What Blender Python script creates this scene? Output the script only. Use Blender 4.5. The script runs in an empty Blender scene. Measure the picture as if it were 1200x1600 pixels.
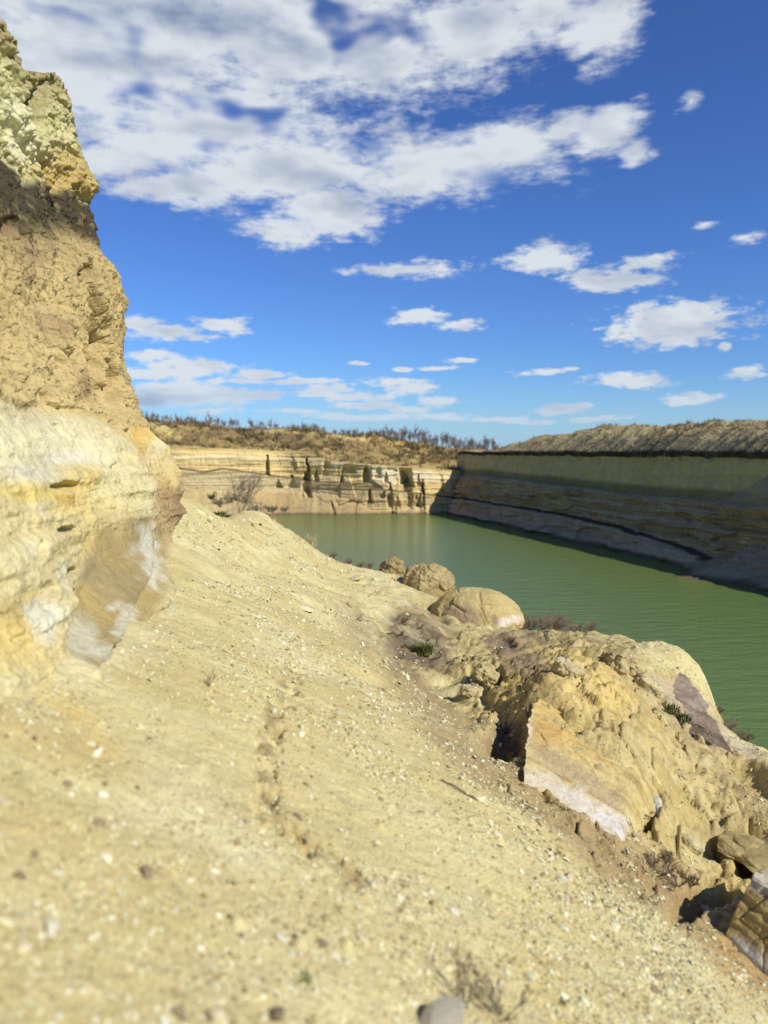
import bpy, math, random
import numpy as np
from math import radians, sin, cos, pi
from mathutils import Vector, Matrix

rng = np.random.default_rng(7)
random.seed(7)
scene = bpy.context.scene
C = scene.collection

# ------------------------------------------------------------------ camera
F = 1200.0                       # focal length in photo pixels (1200 x 1600)
PITCH = radians(4.48)
cam_d = bpy.data.cameras.new("camera")
cam_d.sensor_fit = 'VERTICAL'; cam_d.sensor_height = 36.0
cam_d.lens = 36.0 * F / 1600.0
cam_d.clip_start = 0.05; cam_d.clip_end = 6000
cam = bpy.data.objects.new("camera", cam_d); C.objects.link(cam)
cam.location = (0, 0, 0)
cam.rotation_euler = (radians(90) - PITCH, 0, 0)
cam_d.dof.use_dof = True
cam_d.dof.focus_distance = 12.0
cam_d.dof.aperture_fstop = 1.0
scene.camera = cam
scene.view_settings.view_transform = 'Standard'
scene.view_settings.look = 'None'
scene.view_settings.gamma = 1.0
scene.view_settings.exposure = 0.12
scene.view_settings.use_curve_mapping = False
scene.cycles.max_bounces = 5
scene.cycles.diffuse_bounces = 3
scene.cycles.use_adaptive_sampling = True

# ------------------------------------------------------------------ sun + sky
SUN_AZ = math.atan2(0.79, -0.61)       # clockwise from +Y
SUN_EL = radians(38)
sdir = Vector((cos(SUN_EL) * sin(SUN_AZ), cos(SUN_EL) * cos(SUN_AZ), sin(SUN_EL)))
sl = bpy.data.lights.new("sun", 'SUN'); sl.energy = 4.6; sl.angle = radians(0.5); sl.color = (1.0, 0.95, 0.86)
so = bpy.data.objects.new("sun", sl); C.objects.link(so)
so.rotation_euler = sdir.to_track_quat('Z', 'Y').to_euler()
so.location = (30, -30, 60)

W = bpy.data.worlds.new("World"); scene.world = W; W.use_nodes = True
nt = W.node_tree; N = nt.nodes; L = nt.links
for n in list(N): N.remove(n)

def nd(t, **kw):
    n = N.new(t)
    for k, v in kw.items(): setattr(n, k, v)
    return n

def setin(s, v):
    if hasattr(v, 'is_output'): s.id_data.links.new(v, s)
    else: s.default_value = v

def mth(op, a, b=None, c=None, clamp=False):
    n = N.new('ShaderNodeMath'); n.operation = op; n.use_clamp = clamp
    setin(n.inputs[0], a)
    if b is not None: setin(n.inputs[1], b)
    if c is not None: setin(n.inputs[2], c)
    return n.outputs[0]

def vmth(op, a, b=None, c=None):
    n = N.new('ShaderNodeVectorMath'); n.operation = op
    setin(n.inputs[0], a)
    if b is not None: setin(n.inputs[1], b)
    if c is not None: setin(n.inputs[2], c)
    return n.outputs['Value'] if op == 'LENGTH' else n.outputs[0]

def mixc(fac, a, b, mode='MIX'):
    n = N.new('ShaderNodeMix'); n.data_type = 'RGBA'; n.blend_type = mode
    setin(n.inputs[0], fac); setin(n.inputs[6], a); setin(n.inputs[7], b)
    return n.outputs[2]

def smooth(v, a, b):
    n = N.new('ShaderNodeMapRange'); n.interpolation_type = 'SMOOTHSTEP'
    setin(n.inputs[0], v); n.inputs[1].default_value = a; n.inputs[2].default_value = b
    return n.outputs[0]

def ratios(px, py):
    """pixel of the 1200x1600 frame -> x/y and z/y of its world direction"""
    a = (np.asarray(px, float) - 600) / F; b = (800 - np.asarray(py, float)) / F
    Y = cos(PITCH) + b * sin(PITCH); Z = -sin(PITCH) + b * cos(PITCH)
    return a / Y, Z / Y

sky = nd('ShaderNodeTexSky', sky_type='NISHITA', sun_disc=False, sun_elevation=SUN_EL, sun_rotation=SUN_AZ)
sky.air_density = 1.0; sky.dust_density = 0.3; sky.ozone_density = 2.5; sky.altitude = 100
tc = nd('ShaderNodeTexCoord')
dirv = tc.outputs['Generated']
sep = nd('ShaderNodeSeparateXYZ'); L.new(dirv, sep.inputs[0])
az = mth('ARCTAN2', sep.outputs[0], sep.outputs[1])
el = mth('ARCSINE', sep.outputs[2])
cmb = nd('ShaderNodeCombineXYZ'); L.new(az, cmb.inputs[0]); L.new(el, cmb.inputs[1])
P0 = cmb.outputs[0]

def noise3(vec, scale, detail, rough=0.5, lac=2.0):
    n = nd('ShaderNodeTexNoise'); n.inputs['Scale'].default_value = scale
    n.inputs['Detail'].default_value = detail; n.inputs['Roughness'].default_value = rough
    n.inputs['Lacunarity'].default_value = lac
    L.new(vec, n.inputs['Vector']); return n

stretch = vmth('MULTIPLY', P0, (1.0, 2.4, 1.0))
w1 = noise3(stretch, 5.0, 3.0)
warp = vmth('MULTIPLY', vmth('SUBTRACT', w1.outputs['Color'], (0.5, 0.5, 0.5)), (0.10, 0.035, 0))
Pw = vmth('ADD', P0, warp)
# cumulus by direction: azimuth, elevation, half-width, half-height (radians) and softness group
CL = [  # px, py, rx, ry
 (40,100,140,150),(150,250,90,22),(590,95,90,40),(80,20,200,60),
 (180,40,330,110),(480,60,300,90),(735,55,170,62),(330,190,190,50),(120,140,120,70),(240,230,120,35),
 (450,265,270,56),(690,262,185,54),(500,325,120,40),(440,352,65,28),(800,225,80,45),(300,290,100,30),(850,20,60,40),
 (945,45,55,50),(885,190,40,22),(950,205,62,32),(1000,232,30,18),(1080,155,36,34,.5),(1105,355,34,11,.5),(1160,372,40,15,.5),(1030,235,40,18,.6),(870,180,50,16,.4),(660,130,60,14,.4),
 (845,398,80,26),(620,420,100,17),(570,418,50,12),(960,428,75,18),(1010,405,55,14),(1045,508,150,32),(1080,490,75,26),(650,495,50,16),
 (705,508,45,10),(340,505,45,15),(255,520,75,17),(220,505,40,15),(290,575,90,12),(395,588,60,10),(230,562,50,10),(845,584,50,8),(975,598,68,15),(1070,622,50,12),
 (1170,580,38,11),(1150,541,15,8),(510,610,42,9),(650,610,50,14),(560,567,22,5),(720,562,26,6),(635,577,22,6),(885,640,50,8),(700,648,42,7),(690,628,50,8),
 (270,605,80,12),(410,622,45,9),(560,632,70,8),(640,640,40,6),(1100,-60,90,30),(420,-60,400,70),(-200,60,200,120),(-350,420,200,40),
 (1350,300,90,40),(1500,520,140,30),(1700,200,200,70),(-100,600,120,15),(470,645,60,6),(330,640,60,5),(820,655,60,5),(300,620,160,14),(480,600,60,7),(620,600,70,8),(690,575,40,5),(250,585,120,9),(560,650,120,7),(780,650,60,6),(380,600,80,7),(930,655,50,5),(520,620,120,9),(985,150,40,14,.6)]
cur = None
for (px, py, rx, ry, *off) in CL:
    a, b = ratios(px, py)
    A = math.atan2(a, 1); E = math.atan2(b, math.hypot(a, 1))
    sx = F * 1.0 / rx * math.cos(A) ** -1 * 0.93; sy = F / ry * 0.93
    ln = vmth('LENGTH', vmth('MULTIPLY_ADD', Pw, (sx, sy, 0), (-A * sx, -E * sy, 0)))
    if off: ln = mth('ADD', ln, off[0])
    # distance to the rim, measured in units of the cloud's own size
    cur = ln if cur is None else mth('SMOOTH_MIN', cur, ln, 0.25)
nsh = noise3(stretch, 10.0, 7.0, 0.56)
nsm = noise3(stretch, 46.0, 5.0, 0.6)
nbig = noise3(vmth('MULTIPLY', P0, (1.0, 2.1, 1.0)), 5.5, 3.0, 0.5)
nlit = noise3(vmth('ADD', stretch, (0.02, 0.05, 0)), 8.0, 3.0, 0.5)
nlow = noise3(vmth('ADD', stretch, (0, 0, 0)), 8.0, 3.0, 0.5)
field = mth('ADD', mth('SUBTRACT', 1.0, cur), mth('MULTIPLY', mth('SUBTRACT', nsh.outputs[0], 0.5), 1.7))
field = mth('ADD', field, mth('MULTIPLY', mth('SUBTRACT', nsm.outputs[0], 0.5), mth('SUBTRACT', 1.9, mth('MULTIPLY', smooth(el, 0.15, 0.36), 1.0))))
dens = mth('ADD', mth('MULTIPLY', smooth(field, -0.02, 0.60), mth('SUBTRACT', 1.0, smooth(el, 0.22, 0.36))), mth('MULTIPLY', smooth(field, -0.10, 0.62), smooth(el, 0.22, 0.36)))
# open holes in the large bank
hole = smooth(nbig.outputs[0], 0.33, 0.43)
highm = smooth(el, 0.25, 0.33)
dens = mth('MULTIPLY', dens, mth('ADD', mth('MULTIPLY', mth('ADD', mth('MULTIPLY', hole, 0.95), 0.05), highm), mth('SUBTRACT', 1.0, highm)))
lit = mth('MULTIPLY', mth('SUBTRACT', nlow.outputs[0], nlit.outputs[0]), 3.2)
thick = smooth(field, 0.35, 1.5)
topdark = smooth(el, 0.36, 0.62)
azdark = mth('SUBTRACT', 1.0, smooth(az, -0.25, 0.12))
shade = mth('ADD', mth('MULTIPLY', thick, mth('ADD', 0.22, mth('MULTIPLY', mth('MULTIPLY', topdark, azdark), 0.9))), mth('MULTIPLY', lit, -0.6))
shade = mth('ADD', shade, mth('MULTIPLY', mth('MULTIPLY', topdark, azdark), 0.42))
shade = mth('ADD', shade, mth('MULTIPLY', mth('SUBTRACT', nbig.outputs[0], 0.49), 1.5), clamp=True)
ccol = mixc(shade, (0.66, 0.71, 0.755, 1), (0.22, 0.29, 0.43, 1))
# deep clear blue above, pale towards the horizon
skyc = vmth('SCALE', sky.outputs[0]); skyc.node.inputs['Scale'].default_value = 0.105
hs = nd('ShaderNodeHueSaturation'); hs.inputs['Saturation'].default_value = 1.0; hs.inputs['Hue'].default_value = 0.507
skym = mixc(1.0, skyc, (0.54, 0.84, 1.20, 1), 'MULTIPLY'); L.new(skym, hs.inputs['Color'])
gm = nd('ShaderNodeGamma'); gm.inputs[1].default_value = 1.12; L.new(hs.outputs[0], gm.inputs[0])
horiz = mth('SUBTRACT', 1.0, smooth(el, 0.0, 0.11))
bc = mixc(mth('MULTIPLY', horiz, 0.45), gm.outputs[0], (0.36, 0.56, 0.78, 1))
cfar = mixc(mth('MULTIPLY', horiz, 0.55), ccol, (0.50, 0.56, 0.70, 1))
densf = mth('MULTIPLY', dens, mth('SUBTRACT', 0.97, mth('MULTIPLY', horiz, 0.35)))
fin = mixc(densf, bc, cfar)
bg = nd('ShaderNodeBackground'); bg.inputs['Strength'].default_value = 1.0
L.new(fin, bg.inputs[0])
wo = nd('ShaderNodeOutputWorld'); L.new(bg.outputs[0], wo.inputs[0])
W.cycles.sampling_method = 'MANUAL'; W.cycles.sample_map_resolution = 256

# ------------------------------------------------------------------ numpy helpers
from concurrent.futures import ThreadPoolExecutor
_pool = ThreadPoolExecutor(4)
U = np.uint32
def _chunk(fn, p, nout):
    p = np.ascontiguousarray(p, dtype=np.float32)
    n = len(p)
    if n < 20000:
        return fn(p)
    k = 16384
    parts = list(_pool.map(fn, [p[i:i + k] for i in range(0, n, k)]))
    if nout == 1: return np.concatenate(parts)
    return tuple(np.concatenate([q[j] for q in parts]) for j in range(nout))

def hash3(hi, hj, hk):
    h = hi + hj + hk
    h = (h ^ (h >> U(13))) * U(1274126177)
    return h ^ (h >> U(16))
KI, KJ, KK = U(374761393), U(668265263), U(2246822519)

def perlin(p, seed=0):
    sd = U(seed * 144665 % 4294967296)
    def fn(p):
        fl = np.floor(p); f = p - fl; i = fl.astype(np.int32).astype(np.uint32)
        u = f * f * f * (f * (f * 6 - 15) + 10)
        hx = [(i[:, 0] + U(d)) * KI + sd for d in (0, 1)]; hy = [(i[:, 1] + U(d)) * KJ for d in (0, 1)]; hz = [(i[:, 2] + U(d)) * KK for d in (0, 1)]
        wx = [1 - u[:, 0], u[:, 0]]; wy = [1 - u[:, 1], u[:, 1]]; wz = [1 - u[:, 2], u[:, 2]]
        out = np.zeros(len(p), np.float32); m = U(1023); c = np.float32(1 / 511.5)
        for dx in (0, 1):
            for dy in (0, 1):
                for dz in (0, 1):
                    h = hash3(hx[dx], hy[dy], hz[dz])
                    gx = (h & m) * c - 1; gy = ((h >> U(10)) & m) * c - 1; gz = ((h >> U(20)) & m) * c - 1
                    out += ((gx * (f[:, 0] - dx) + gy * (f[:, 1] - dy) + gz * (f[:, 2] - dz)) * wx[dx] * wy[dy] * wz[dz]).astype(np.float32)
        return out * np.float32(1.3)
    with np.errstate(over='ignore'):
        return _chunk(fn, p, 1)

def fbm(p, scale=1.0, octv=4, seed=0, gain=0.5, ridged=False, lac=2.03):
    p = np.asarray(p, float) * scale
    a = 1.0; s = 0; t = 0
    for o in range(octv):
        n = perlin(p + o * 17.3, seed + o)
        if ridged: n = 1 - 2.2 * np.abs(n)
        s = s + a * n; t += a; a *= gain; p = p * lac
    return s / t

def worley(p, scale=1.0, seed=0):
    """distance to nearest feature point, F2-F1 and a per-cell value"""
    sd = U(seed * 144665 % 4294967296)
    def fn(p):
        fl = np.floor(p); f = p - fl; i = fl.astype(np.int32)
        n = len(p); f1 = np.full(n, 9, np.float32); f2 = f1.copy(); cid = np.zeros(n, np.float32); c = np.float32(1 / 1023); m_ = U(1023)
        for dx in (-1, 0, 1):
            hx = (i[:, 0] + dx).astype(np.uint32) * KI + sd
            for dy in (-1, 0, 1):
                hy = (i[:, 1] + dy).astype(np.uint32) * KJ
                for dz in (-1, 0, 1):
                    h = hash3(hx, hy, (i[:, 2] + dz).astype(np.uint32) * KK)
                    d = (dx + (h & m_) * c - f[:, 0]) ** 2 + (dy + ((h >> U(10)) & m_) * c - f[:, 1]) ** 2 + (dz + ((h >> U(20)) & m_) * c - f[:, 2]) ** 2
                    d = d.astype(np.float32)
                    k = d < f1
                    f2 = np.where(k, f1, np.minimum(f2, d)); cid = np.where(k, (h >> U(7) & U(255)).astype(np.float32) / 255, cid); f1 = np.where(k, d, f1)
        f1 = np.sqrt(f1); f2 = np.sqrt(f2)
        return f1, f2 - f1, cid
    with np.errstate(over='ignore'):
        return _chunk(fn, np.asarray(p, float) * scale, 3)

def sst(x, a, b):
    t = np.clip((x - a) / (b - a), 0, 1); return t * t * (3 - 2 * t)

def proj(V):
    """world points -> photo pixel and forward distance (for laying out stains and detail where they lie)"""
    x, y, z = V[:, 0], V[:, 1], V[:, 2]
    fw = y * cos(PITCH) - z * sin(PITCH); up = y * sin(PITCH) + z * cos(PITCH)
    fw = np.where(fw < 0.05, 0.05, fw)
    return 600 + F * x / fw, 800 - F * up / fw, fw

def unp(px, py, d):
    a, b = ratios(px, py); return np.array([a * d, d, b * d]) if np.isscalar(px) else np.stack([a * d, d + 0 * a, b * d], 1)

def lerpc(c, m, col):
    return c * (1 - m[:, None]) + np.asarray(col)[None, :] * m[:, None]

def ell(px, py, cx, cy, rx, ry, ang=0.0, soft=0.5, wob=None):
    a = radians(ang); dx = px - cx; dy = py - cy
    u = (dx * cos(a) + dy * sin(a)) / rx; v = (-dx * sin(a) + dy * cos(a)) / ry
    r = np.sqrt(u * u + v * v)
    if wob is not None: r = r + wob
    return 1 - sst(r, 1 - soft, 1 + soft)

def seg(px, py, pts, w):
    """distance in pixels to a polyline divided by w"""
    best = np.full(len(px), 1e9)
    for (x0, y0), (x1, y1) in zip(pts[:-1], pts[1:]):
        t = np.clip(((px - x0) * (x1 - x0) + (py - y0) * (y1 - y0)) / ((x1 - x0) ** 2 + (y1 - y0) ** 2), 0, 1)
        best = np.minimum(best, np.hypot(px - x0 - t * (x1 - x0), py - y0 - t * (y1 - y0)))
    return best / w

def make_mesh(name, V, Fc, mat, col=None, smoothf=True):
    me = bpy.data.meshes.new(name)
    V = np.asarray(V, dtype=np.float32); Fc = np.asarray(Fc, dtype=np.int32)
    k = Fc.shape[1]
    me.vertices.add(len(V)); me.vertices.foreach_set('co', V.ravel())
    me.loops.add(Fc.size); me.loops.foreach_set('vertex_index', Fc.ravel())
    me.polygons.add(len(Fc))
    me.polygons.foreach_set('loop_start', np.arange(0, Fc.size, k, dtype=np.int32))
    me.polygons.foreach_set('loop_total', np.full(len(Fc), k, dtype=np.int32))
    me.polygons.foreach_set('use_smooth', np.full(len(Fc), smoothf, dtype=bool))
    me.update(); me.validate()
    if col is not None:
        at = me.color_attributes.new('tint', 'FLOAT_COLOR', 'POINT')
        c4 = np.ones((len(V), 4), dtype=np.float32); c4[:, :3] = np.clip(col, 0.005, 0.9)
        at.data.foreach_set('color', c4.ravel())
    if mat: me.materials.append(mat)
    return me

def link(name, me, parent=None, loc=None):
    o = bpy.data.objects.new(name, me); C.objects.link(o)
    if parent is not None: o.parent = parent
    if loc is not None: o.location = loc
    return o

def grid_faces(nr, nc):
    i = np.arange(nr * nc).reshape(nr, nc)
    return np.stack([i[:-1, :-1], i[:-1, 1:], i[1:, 1:], i[1:, :-1]], -1).reshape(-1, 4)

def tag(o, label, cat, group=None):
    o['label'] = label; o['category'] = cat
    if group: o['group'] = group
    return o

def empty(name, loc):
    e = bpy.data.objects.new(name, None); C.objects.link(e); e.location = loc; e.empty_display_size = 0.2
    return e

# ------------------------------------------------------------------ materials
def earth_mat(name, scales=(6, 30, 120), bump=(0.04, 0.012), var=0.35, rough=0.95, spec=0.1, flat=None, dist_scale=1.0, strata=None):
    """surface tint from the vertex attribute, broken up by three sizes of noise, with two sizes of bump"""
    global N, L
    m = bpy.data.materials.new(name); m.use_nodes = True
    nt = m.node_tree; N = nt.nodes; L = nt.links
    b = N['Principled BSDF']; b.inputs['Roughness'].default_value = rough; b.inputs['Specular IOR Level'].default_value = spec
    t = nd('ShaderNodeTexCoord').outputs['Object']
    if flat is None:
        at = nd('ShaderNodeAttribute', attribute_name='tint'); base = at.outputs['Color']
    else:
        base = flat
    n1 = noise3(t, scales[0], 5, 0.6); n2 = noise3(t, scales[1], 4, 0.65); n3 = noise3(t, scales[2], 2, 0.6)
    v = mth('ADD', mth('ADD', mth('MULTIPLY', n1.outputs[0], 0.45), mth('MULTIPLY', n2.outputs[0], 0.65)), mth('MULTIPLY', n3.outputs[0], 0.6))
    if strata:
        mp = vmth('MULTIPLY', t, (strata[0], strata[0], strata[1]))
        ns = noise3(mp, 1.0, 5, 0.6)
        v = mth('ADD', mth('MULTIPLY', v, 0.6 if strata[1] > 2 else 0.76), mth('MULTIPLY', ns.outputs[0], 0.68 if strata[1] > 2 else 0.40))
    k = mth('ADD', mth('MULTIPLY', mth('SUBTRACT', v, 0.85), var * 4.0), 1.0)
    kk = mth('MAXIMUM', k, 0.25)
    sc = vmth('SCALE', base); setin(sc.node.inputs['Scale'], kk)
    L.new(sc, b.inputs['Base Color'])
    b1 = nd('ShaderNodeBump'); b1.inputs['Distance'].default_value = bump[0]; b1.inputs['Strength'].default_value = 0.9
    L.new(n2.outputs[0], b1.inputs['Height'])
    b2 = nd('ShaderNodeBump'); b2.inputs['Distance'].default_value = bump[1]; b2.inputs['Strength'].default_value = 0.9
    L.new(n3.outputs[0], b2.inputs['Height']); L.new(b1.outputs[0], b2.inputs['Normal'])
    L.new(b2.outputs[0], b.inputs['Normal'])
    return m

def plain_mat(name, c, rough=0.8, var=0.4, scale=20, trans=0.0):
    global N, L
    m = bpy.data.materials.new(name); m.use_nodes = True
    nt = m.node_tree; N = nt.nodes; L = nt.links
    b = N['Principled BSDF']; b.inputs['Roughness'].default_value = rough; b.inputs['Specular IOR Level'].default_value = 0.2
    t = nd('ShaderNodeTexCoord').outputs['Object']
    oi = nd('ShaderNodeObjectInfo')
    n = noise3(t, scale, 3)
    k = mth('ADD', mth('ADD', 1.0 - var * 0.5, mth('MULTIPLY', mth('SUBTRACT', n.outputs[0], 0.5), var * 2)), mth('MULTIPLY', oi.outputs['Random'], var))
    sc = vmth('SCALE', (c[0], c[1], c[2])); setin(sc.node.inputs['Scale'], k)
    L.new(sc, b.inputs['Base Color'])
    return m

M_ground = earth_mat('sandy_scree', (2.5, 14, 70), (0.03, 0.010), 0.16)
M_cliff = earth_mat('sandstone_cliff', (1.6, 9, 45), (0.05, 0.016), 0.27, strata=(0.5, 5.0))
M_wall = earth_mat('quarry_strata', (0.12, 0.7, 3.0), (0.45, 0.12), 0.22, strata=(0.04, 1.3))
M_rock = earth_mat('sandstone_rock', (3.0, 16, 80), (0.03, 0.008), 0.22)
M_chip = plain_mat('pale_stone_chip', (0.66, 0.61, 0.42), 0.9, 0.35, 30)
M_stone = plain_mat('buff_stone', (0.50, 0.43, 0.26), 0.9, 0.5, 12)
M_dstone = plain_mat('brown_stone', (0.25, 0.19, 0.11), 0.9, 0.5, 12)
M_twig = plain_mat('dry_twig', (0.20, 0.145, 0.10), 0.85, 0.5, 8)
M_ptwig = plain_mat('purple_brown_twig', (0.24, 0.17, 0.125), 0.85, 0.5, 8)
M_straw = plain_mat('dry_straw', (0.50, 0.42, 0.26), 0.85, 0.4, 8)
M_ltwig = plain_mat('pale_twig', (0.36, 0.28, 0.18), 0.85, 0.4, 8)
M_grass = plain_mat('green_grass', (0.11, 0.125, 0.035), 0.7, 0.6, 8)
M_bark = plain_mat('grey_bark', (0.30, 0.265, 0.27), 0.9, 0.4, 2)

# ------------------------------------------------------------------ near slope
WZ = -12.0                                  # water level below the eye
def plane_z(x, y):
    xe = np.maximum(x, -4.5 + 0.4 * np.tanh((x + 4.5)))
    xe = np.where(x < -4.5, -4.5 + 0.12 * (x + 4.5), x)
    return -1.7 - 0.5 * xe - 0.12 * y
def dplane(px, py):
    a, b = ratios(px, py); return 1.7 / (-b - 0.5 * a - 0.12)

ctrl = []      # (x/y, ln y, wanted z/y)
def cp(px, py, d, dz=0.0):
    a, b = ratios(px, py); ctrl.append((a, math.log(d), b + dz / d))
for (px, py) in [(0,1150),(0,1600),(-300,1600),(-300,1300),(300,1600),(600,1600),(900,1600),(1200,1600),(1500,1650),(150,1300),(300,1150),(400,1000),(350,900),(450,930),
                 (500,1100),(600,1250),(750,1400),(950,1450),(1100,1490),(1200,1540),(520,950),(620,1050),(720,1150),(800,1230),(400,1400),(330,840),(430,1250),(880,1300)]:
    cp(px, py, dplane(px, py))
sil = [(240,758,15),(300,786,17),(350,810,20),(420,834,26),(500,869,27),(570,890,26),(640,908,25),(700,940,24),(800,985,22),(880,990,20),(990,1001,18),
       (1060,1042,17),(1112,1090,15.5),(1150,1150,13),(1200,1172,12),(1300,1235,10.5),(1450,1330,9)]
for (px, py, d) in sil:
    cp(px, py, d)
    cp(px, py + 20, d * 1.10)
    cp(px, py, d * 1.22, -0.085 * d * 1.22)
    a, b = ratios(px, py); ctrl.append((a, math.log(d * 1.6), min(-13.5 / (d * 1.6), b - 0.16)))
    ctrl.append((a, math.log(d * 2.6), -14.5 / (d * 2.6)))
for (px, py, d) in [(850,1065,10.0),(900,1040,12.5),(960,1100,9.8),(1005,1200,8.4),(1050,1270,8.2),(1080,1160,11),(1150,1250,9.0),(1100,1340,7.9),(780,1120,9.9),
                    (760,1010,17),(860,1010,17.5),(1200,1300,8.3),(1200,1420,7.2),(700,980,19),(620,935,20.5),(500,890,22),(960,1320,6.95),(1130,1430,6.4),(820,1225,7.5),
                    (690,1100,11.6),(650,1010,15.0),(400,860,18),(740,1075,12.0)]:
    cp(px, py, d)
ctrl = np.array(ctrl)
KA = 1.6
def rbf(dx, dy): return np.sqrt((dx * KA) ** 2 + dy ** 2 + 0.006)
cy_ = np.exp(ctrl[:, 1]); cx_ = ctrl[:, 0] * cy_
res = ctrl[:, 2] - plane_z(cx_, cy_) / cy_
A_ = rbf(ctrl[:, 0][:, None] - ctrl[:, 0][None], ctrl[:, 1][:, None] - ctrl[:, 1][None])
w_ = np.linalg.solve(A_ - 1e-3 * np.eye(len(ctrl)), res)

def ground_base(x, y):
    yy = np.maximum(y, 1.9); lx = np.clip(x / yy, -0.75, 0.95); ly = np.log(yy)
    out = np.zeros(len(x))
    for k in range(0, len(x), 40000):
        s = slice(k, k + 40000)
        out[s] = rbf(lx[s][:, None] - ctrl[:, 0][None], np.minimum(ly[s], 4.3)[:, None] - ctrl[:, 1][None]) @ w_
    fade = sst(y, 0.6, 2.2) * (1 - sst(np.abs(x / yy - 0.1), 0.85, 1.15) * 0.6)
    z = plane_z(x, y) + out * yy * fade
    # the land drops under the lake beyond the brink
    return np.maximum(z, -16.0)

_f = [unp(812, 1226, 7.30), unp(972, 1322, 6.80), unp(826, 1094, 9.7)]
BED = np.cross(_f[1] - _f[0], np.cross(_f[1] - _f[0], _f[2] - _f[0])); BED /= np.linalg.norm(BED)
if BED[2] < 0: BED = -BED
def bedq(x, y, z, P): return x * BED[0] + y * BED[1] + z * BED[2] + 0.10 * fbm(P, 0.8, 3, 21)

def ground_z(x, y, detail=True):
    z = ground_base(x, y)
    P = np.stack([x, y, z * 0.6], 1)
    px, py, fw = proj(np.stack([x, y, z], 1))
    infr = (y > 1)
    wob = fbm(P, 0.9, 3, 5) * 0.9
    outcrop = ell(px, py, 980, 1210, 330, 150, 42, 0.35, wob * 0.4) * infr
    rough = 0.03 + 0.09 * sst(y, 6, 16) + 0.07 * outcrop + 0.06 * ell(px, py, 700, 1020, 150, 90, 20, .5) * infr
    z = z + fbm(P, 0.5, 4, 11) * 0.16 * sst(y, 2, 9) + fbm(P, 2.2, 4, 12) * rough
    fu = 0.97 * x + 0.23 * y; fv = -0.23 * x + 0.97 * y
    z = z + fbm(np.stack([fu * .35, fv * 2.0, x * 0], 1), 1, 4, 14) * 0.05 * sst(y, 1.5, 5) * (1 - outcrop)
    if detail:
        z = z + fbm(P, 9, 3, 13) * (0.012 + 0.014 * sst(y, 6, 16) + 0.05 * outcrop)
        # chunky bedding of the outcrop, dipping to the right
        q = bedq(x, y, z, P); oc3 = ell(px, py, 930, 1110, 120, 70, 32, .5, wob * .4) + ell(px, py, 1110, 1180, 110, 50, 36, .5, wob * .4) * .6
        s1 = (q * 2.7) % 1; s2 = (q * 7.3 + .4 * fbm(P, 2, 2, 19)) % 1
        z = z + (outcrop * .5 + oc3 * 1.1) * infr * (0.09 * (sst(s1, 0, .15) * (1 - s1) - .4) + 0.035 * (sst(s2, 0, .2) * (1 - s2) - .4))
        f1, e, cid = worley(P, 3.2, 3)
        z = z + outcrop * 0.06 * (cid - 0.5) * sst(e, 0, 0.25)
        f1, e, cid = worley(P * np.array([1, 1, 1.6]), 1.5, 44)
        z = z - outcrop * 0.07 * (1 - sst(e, 0, .07)) + outcrop * .10 * (cid - .5) * sst(e, 0, .12)
        z = z + outcrop * .03 * fbm(P, 4.5, 4, 45, ridged=True)
        # trampled track of clods
        tr = 1 - sst(seg(px, py, [(455,1050),(425,1110),(415,1190),(412,1250),(440,1290),(500,1330),(560,1370)], 1) , 8, 30)
        f1, e, cid = worley(P, 11, 8)
        z = z - tr * infr * 0.09 * np.clip(fbm(P, 6, 3, 31) * 3 + 0.3, 0, 1) * (0.4 + cid)
        clod = ell(px, py, 640, 1010, 70, 60, 20, .5, wob * .4) + ell(px, py, 790, 1100, 100, 55, 40, .5, wob * .4)
        z = z + np.clip(clod, 0, 1) * infr * 0.12 * (fbm(P, 4, 4, 41, ridged=True) - 0.3)
        for (cx, cy, rx, ry, an, dep) in [(548,957,16,9,30,.16),(610,965,22,12,10,.18),(1000,1250,26,34,0,.35),(790,1007,14,9,20,.18),(675,950,30,9,40,.25),
                                          (1145,1310,46,22,-10,.28),(1190,1335,36,34,0,.35),(795,1150,24,34,20,.25),(775,1165,34,16,0,.25),(1090,1408,52,18,-20,.35),
                                          (760,1095,10,14,0,.18),(705,990,14,8,0,.16),(1180,1215,50,16,30,.25),(600,985,12,7,0,.12),(748,1065,20,8,45,.15),(775,1065,10,16,20,.15),
                                          (960,1235,8,20,30,.12),(870,1120,8,16,10,.1),(1060,1200,20,8,10,.08),(1075,1230,9,26,-30,.08),(1120,1270,8,30,-30,.08)]:
            z = z - dep * infr * ell(px, py, cx, cy, rx, ry, an, .45, wob * .35)
        # buried pale stones and pits everywhere on the scree
        f1, e, cid = worley(P, 7.0, 9)
        z = z + (cid > 0.86) * (0.30 - np.minimum(f1, 0.30)) * 0.16 * (1 - outcrop)
    return z

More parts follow.
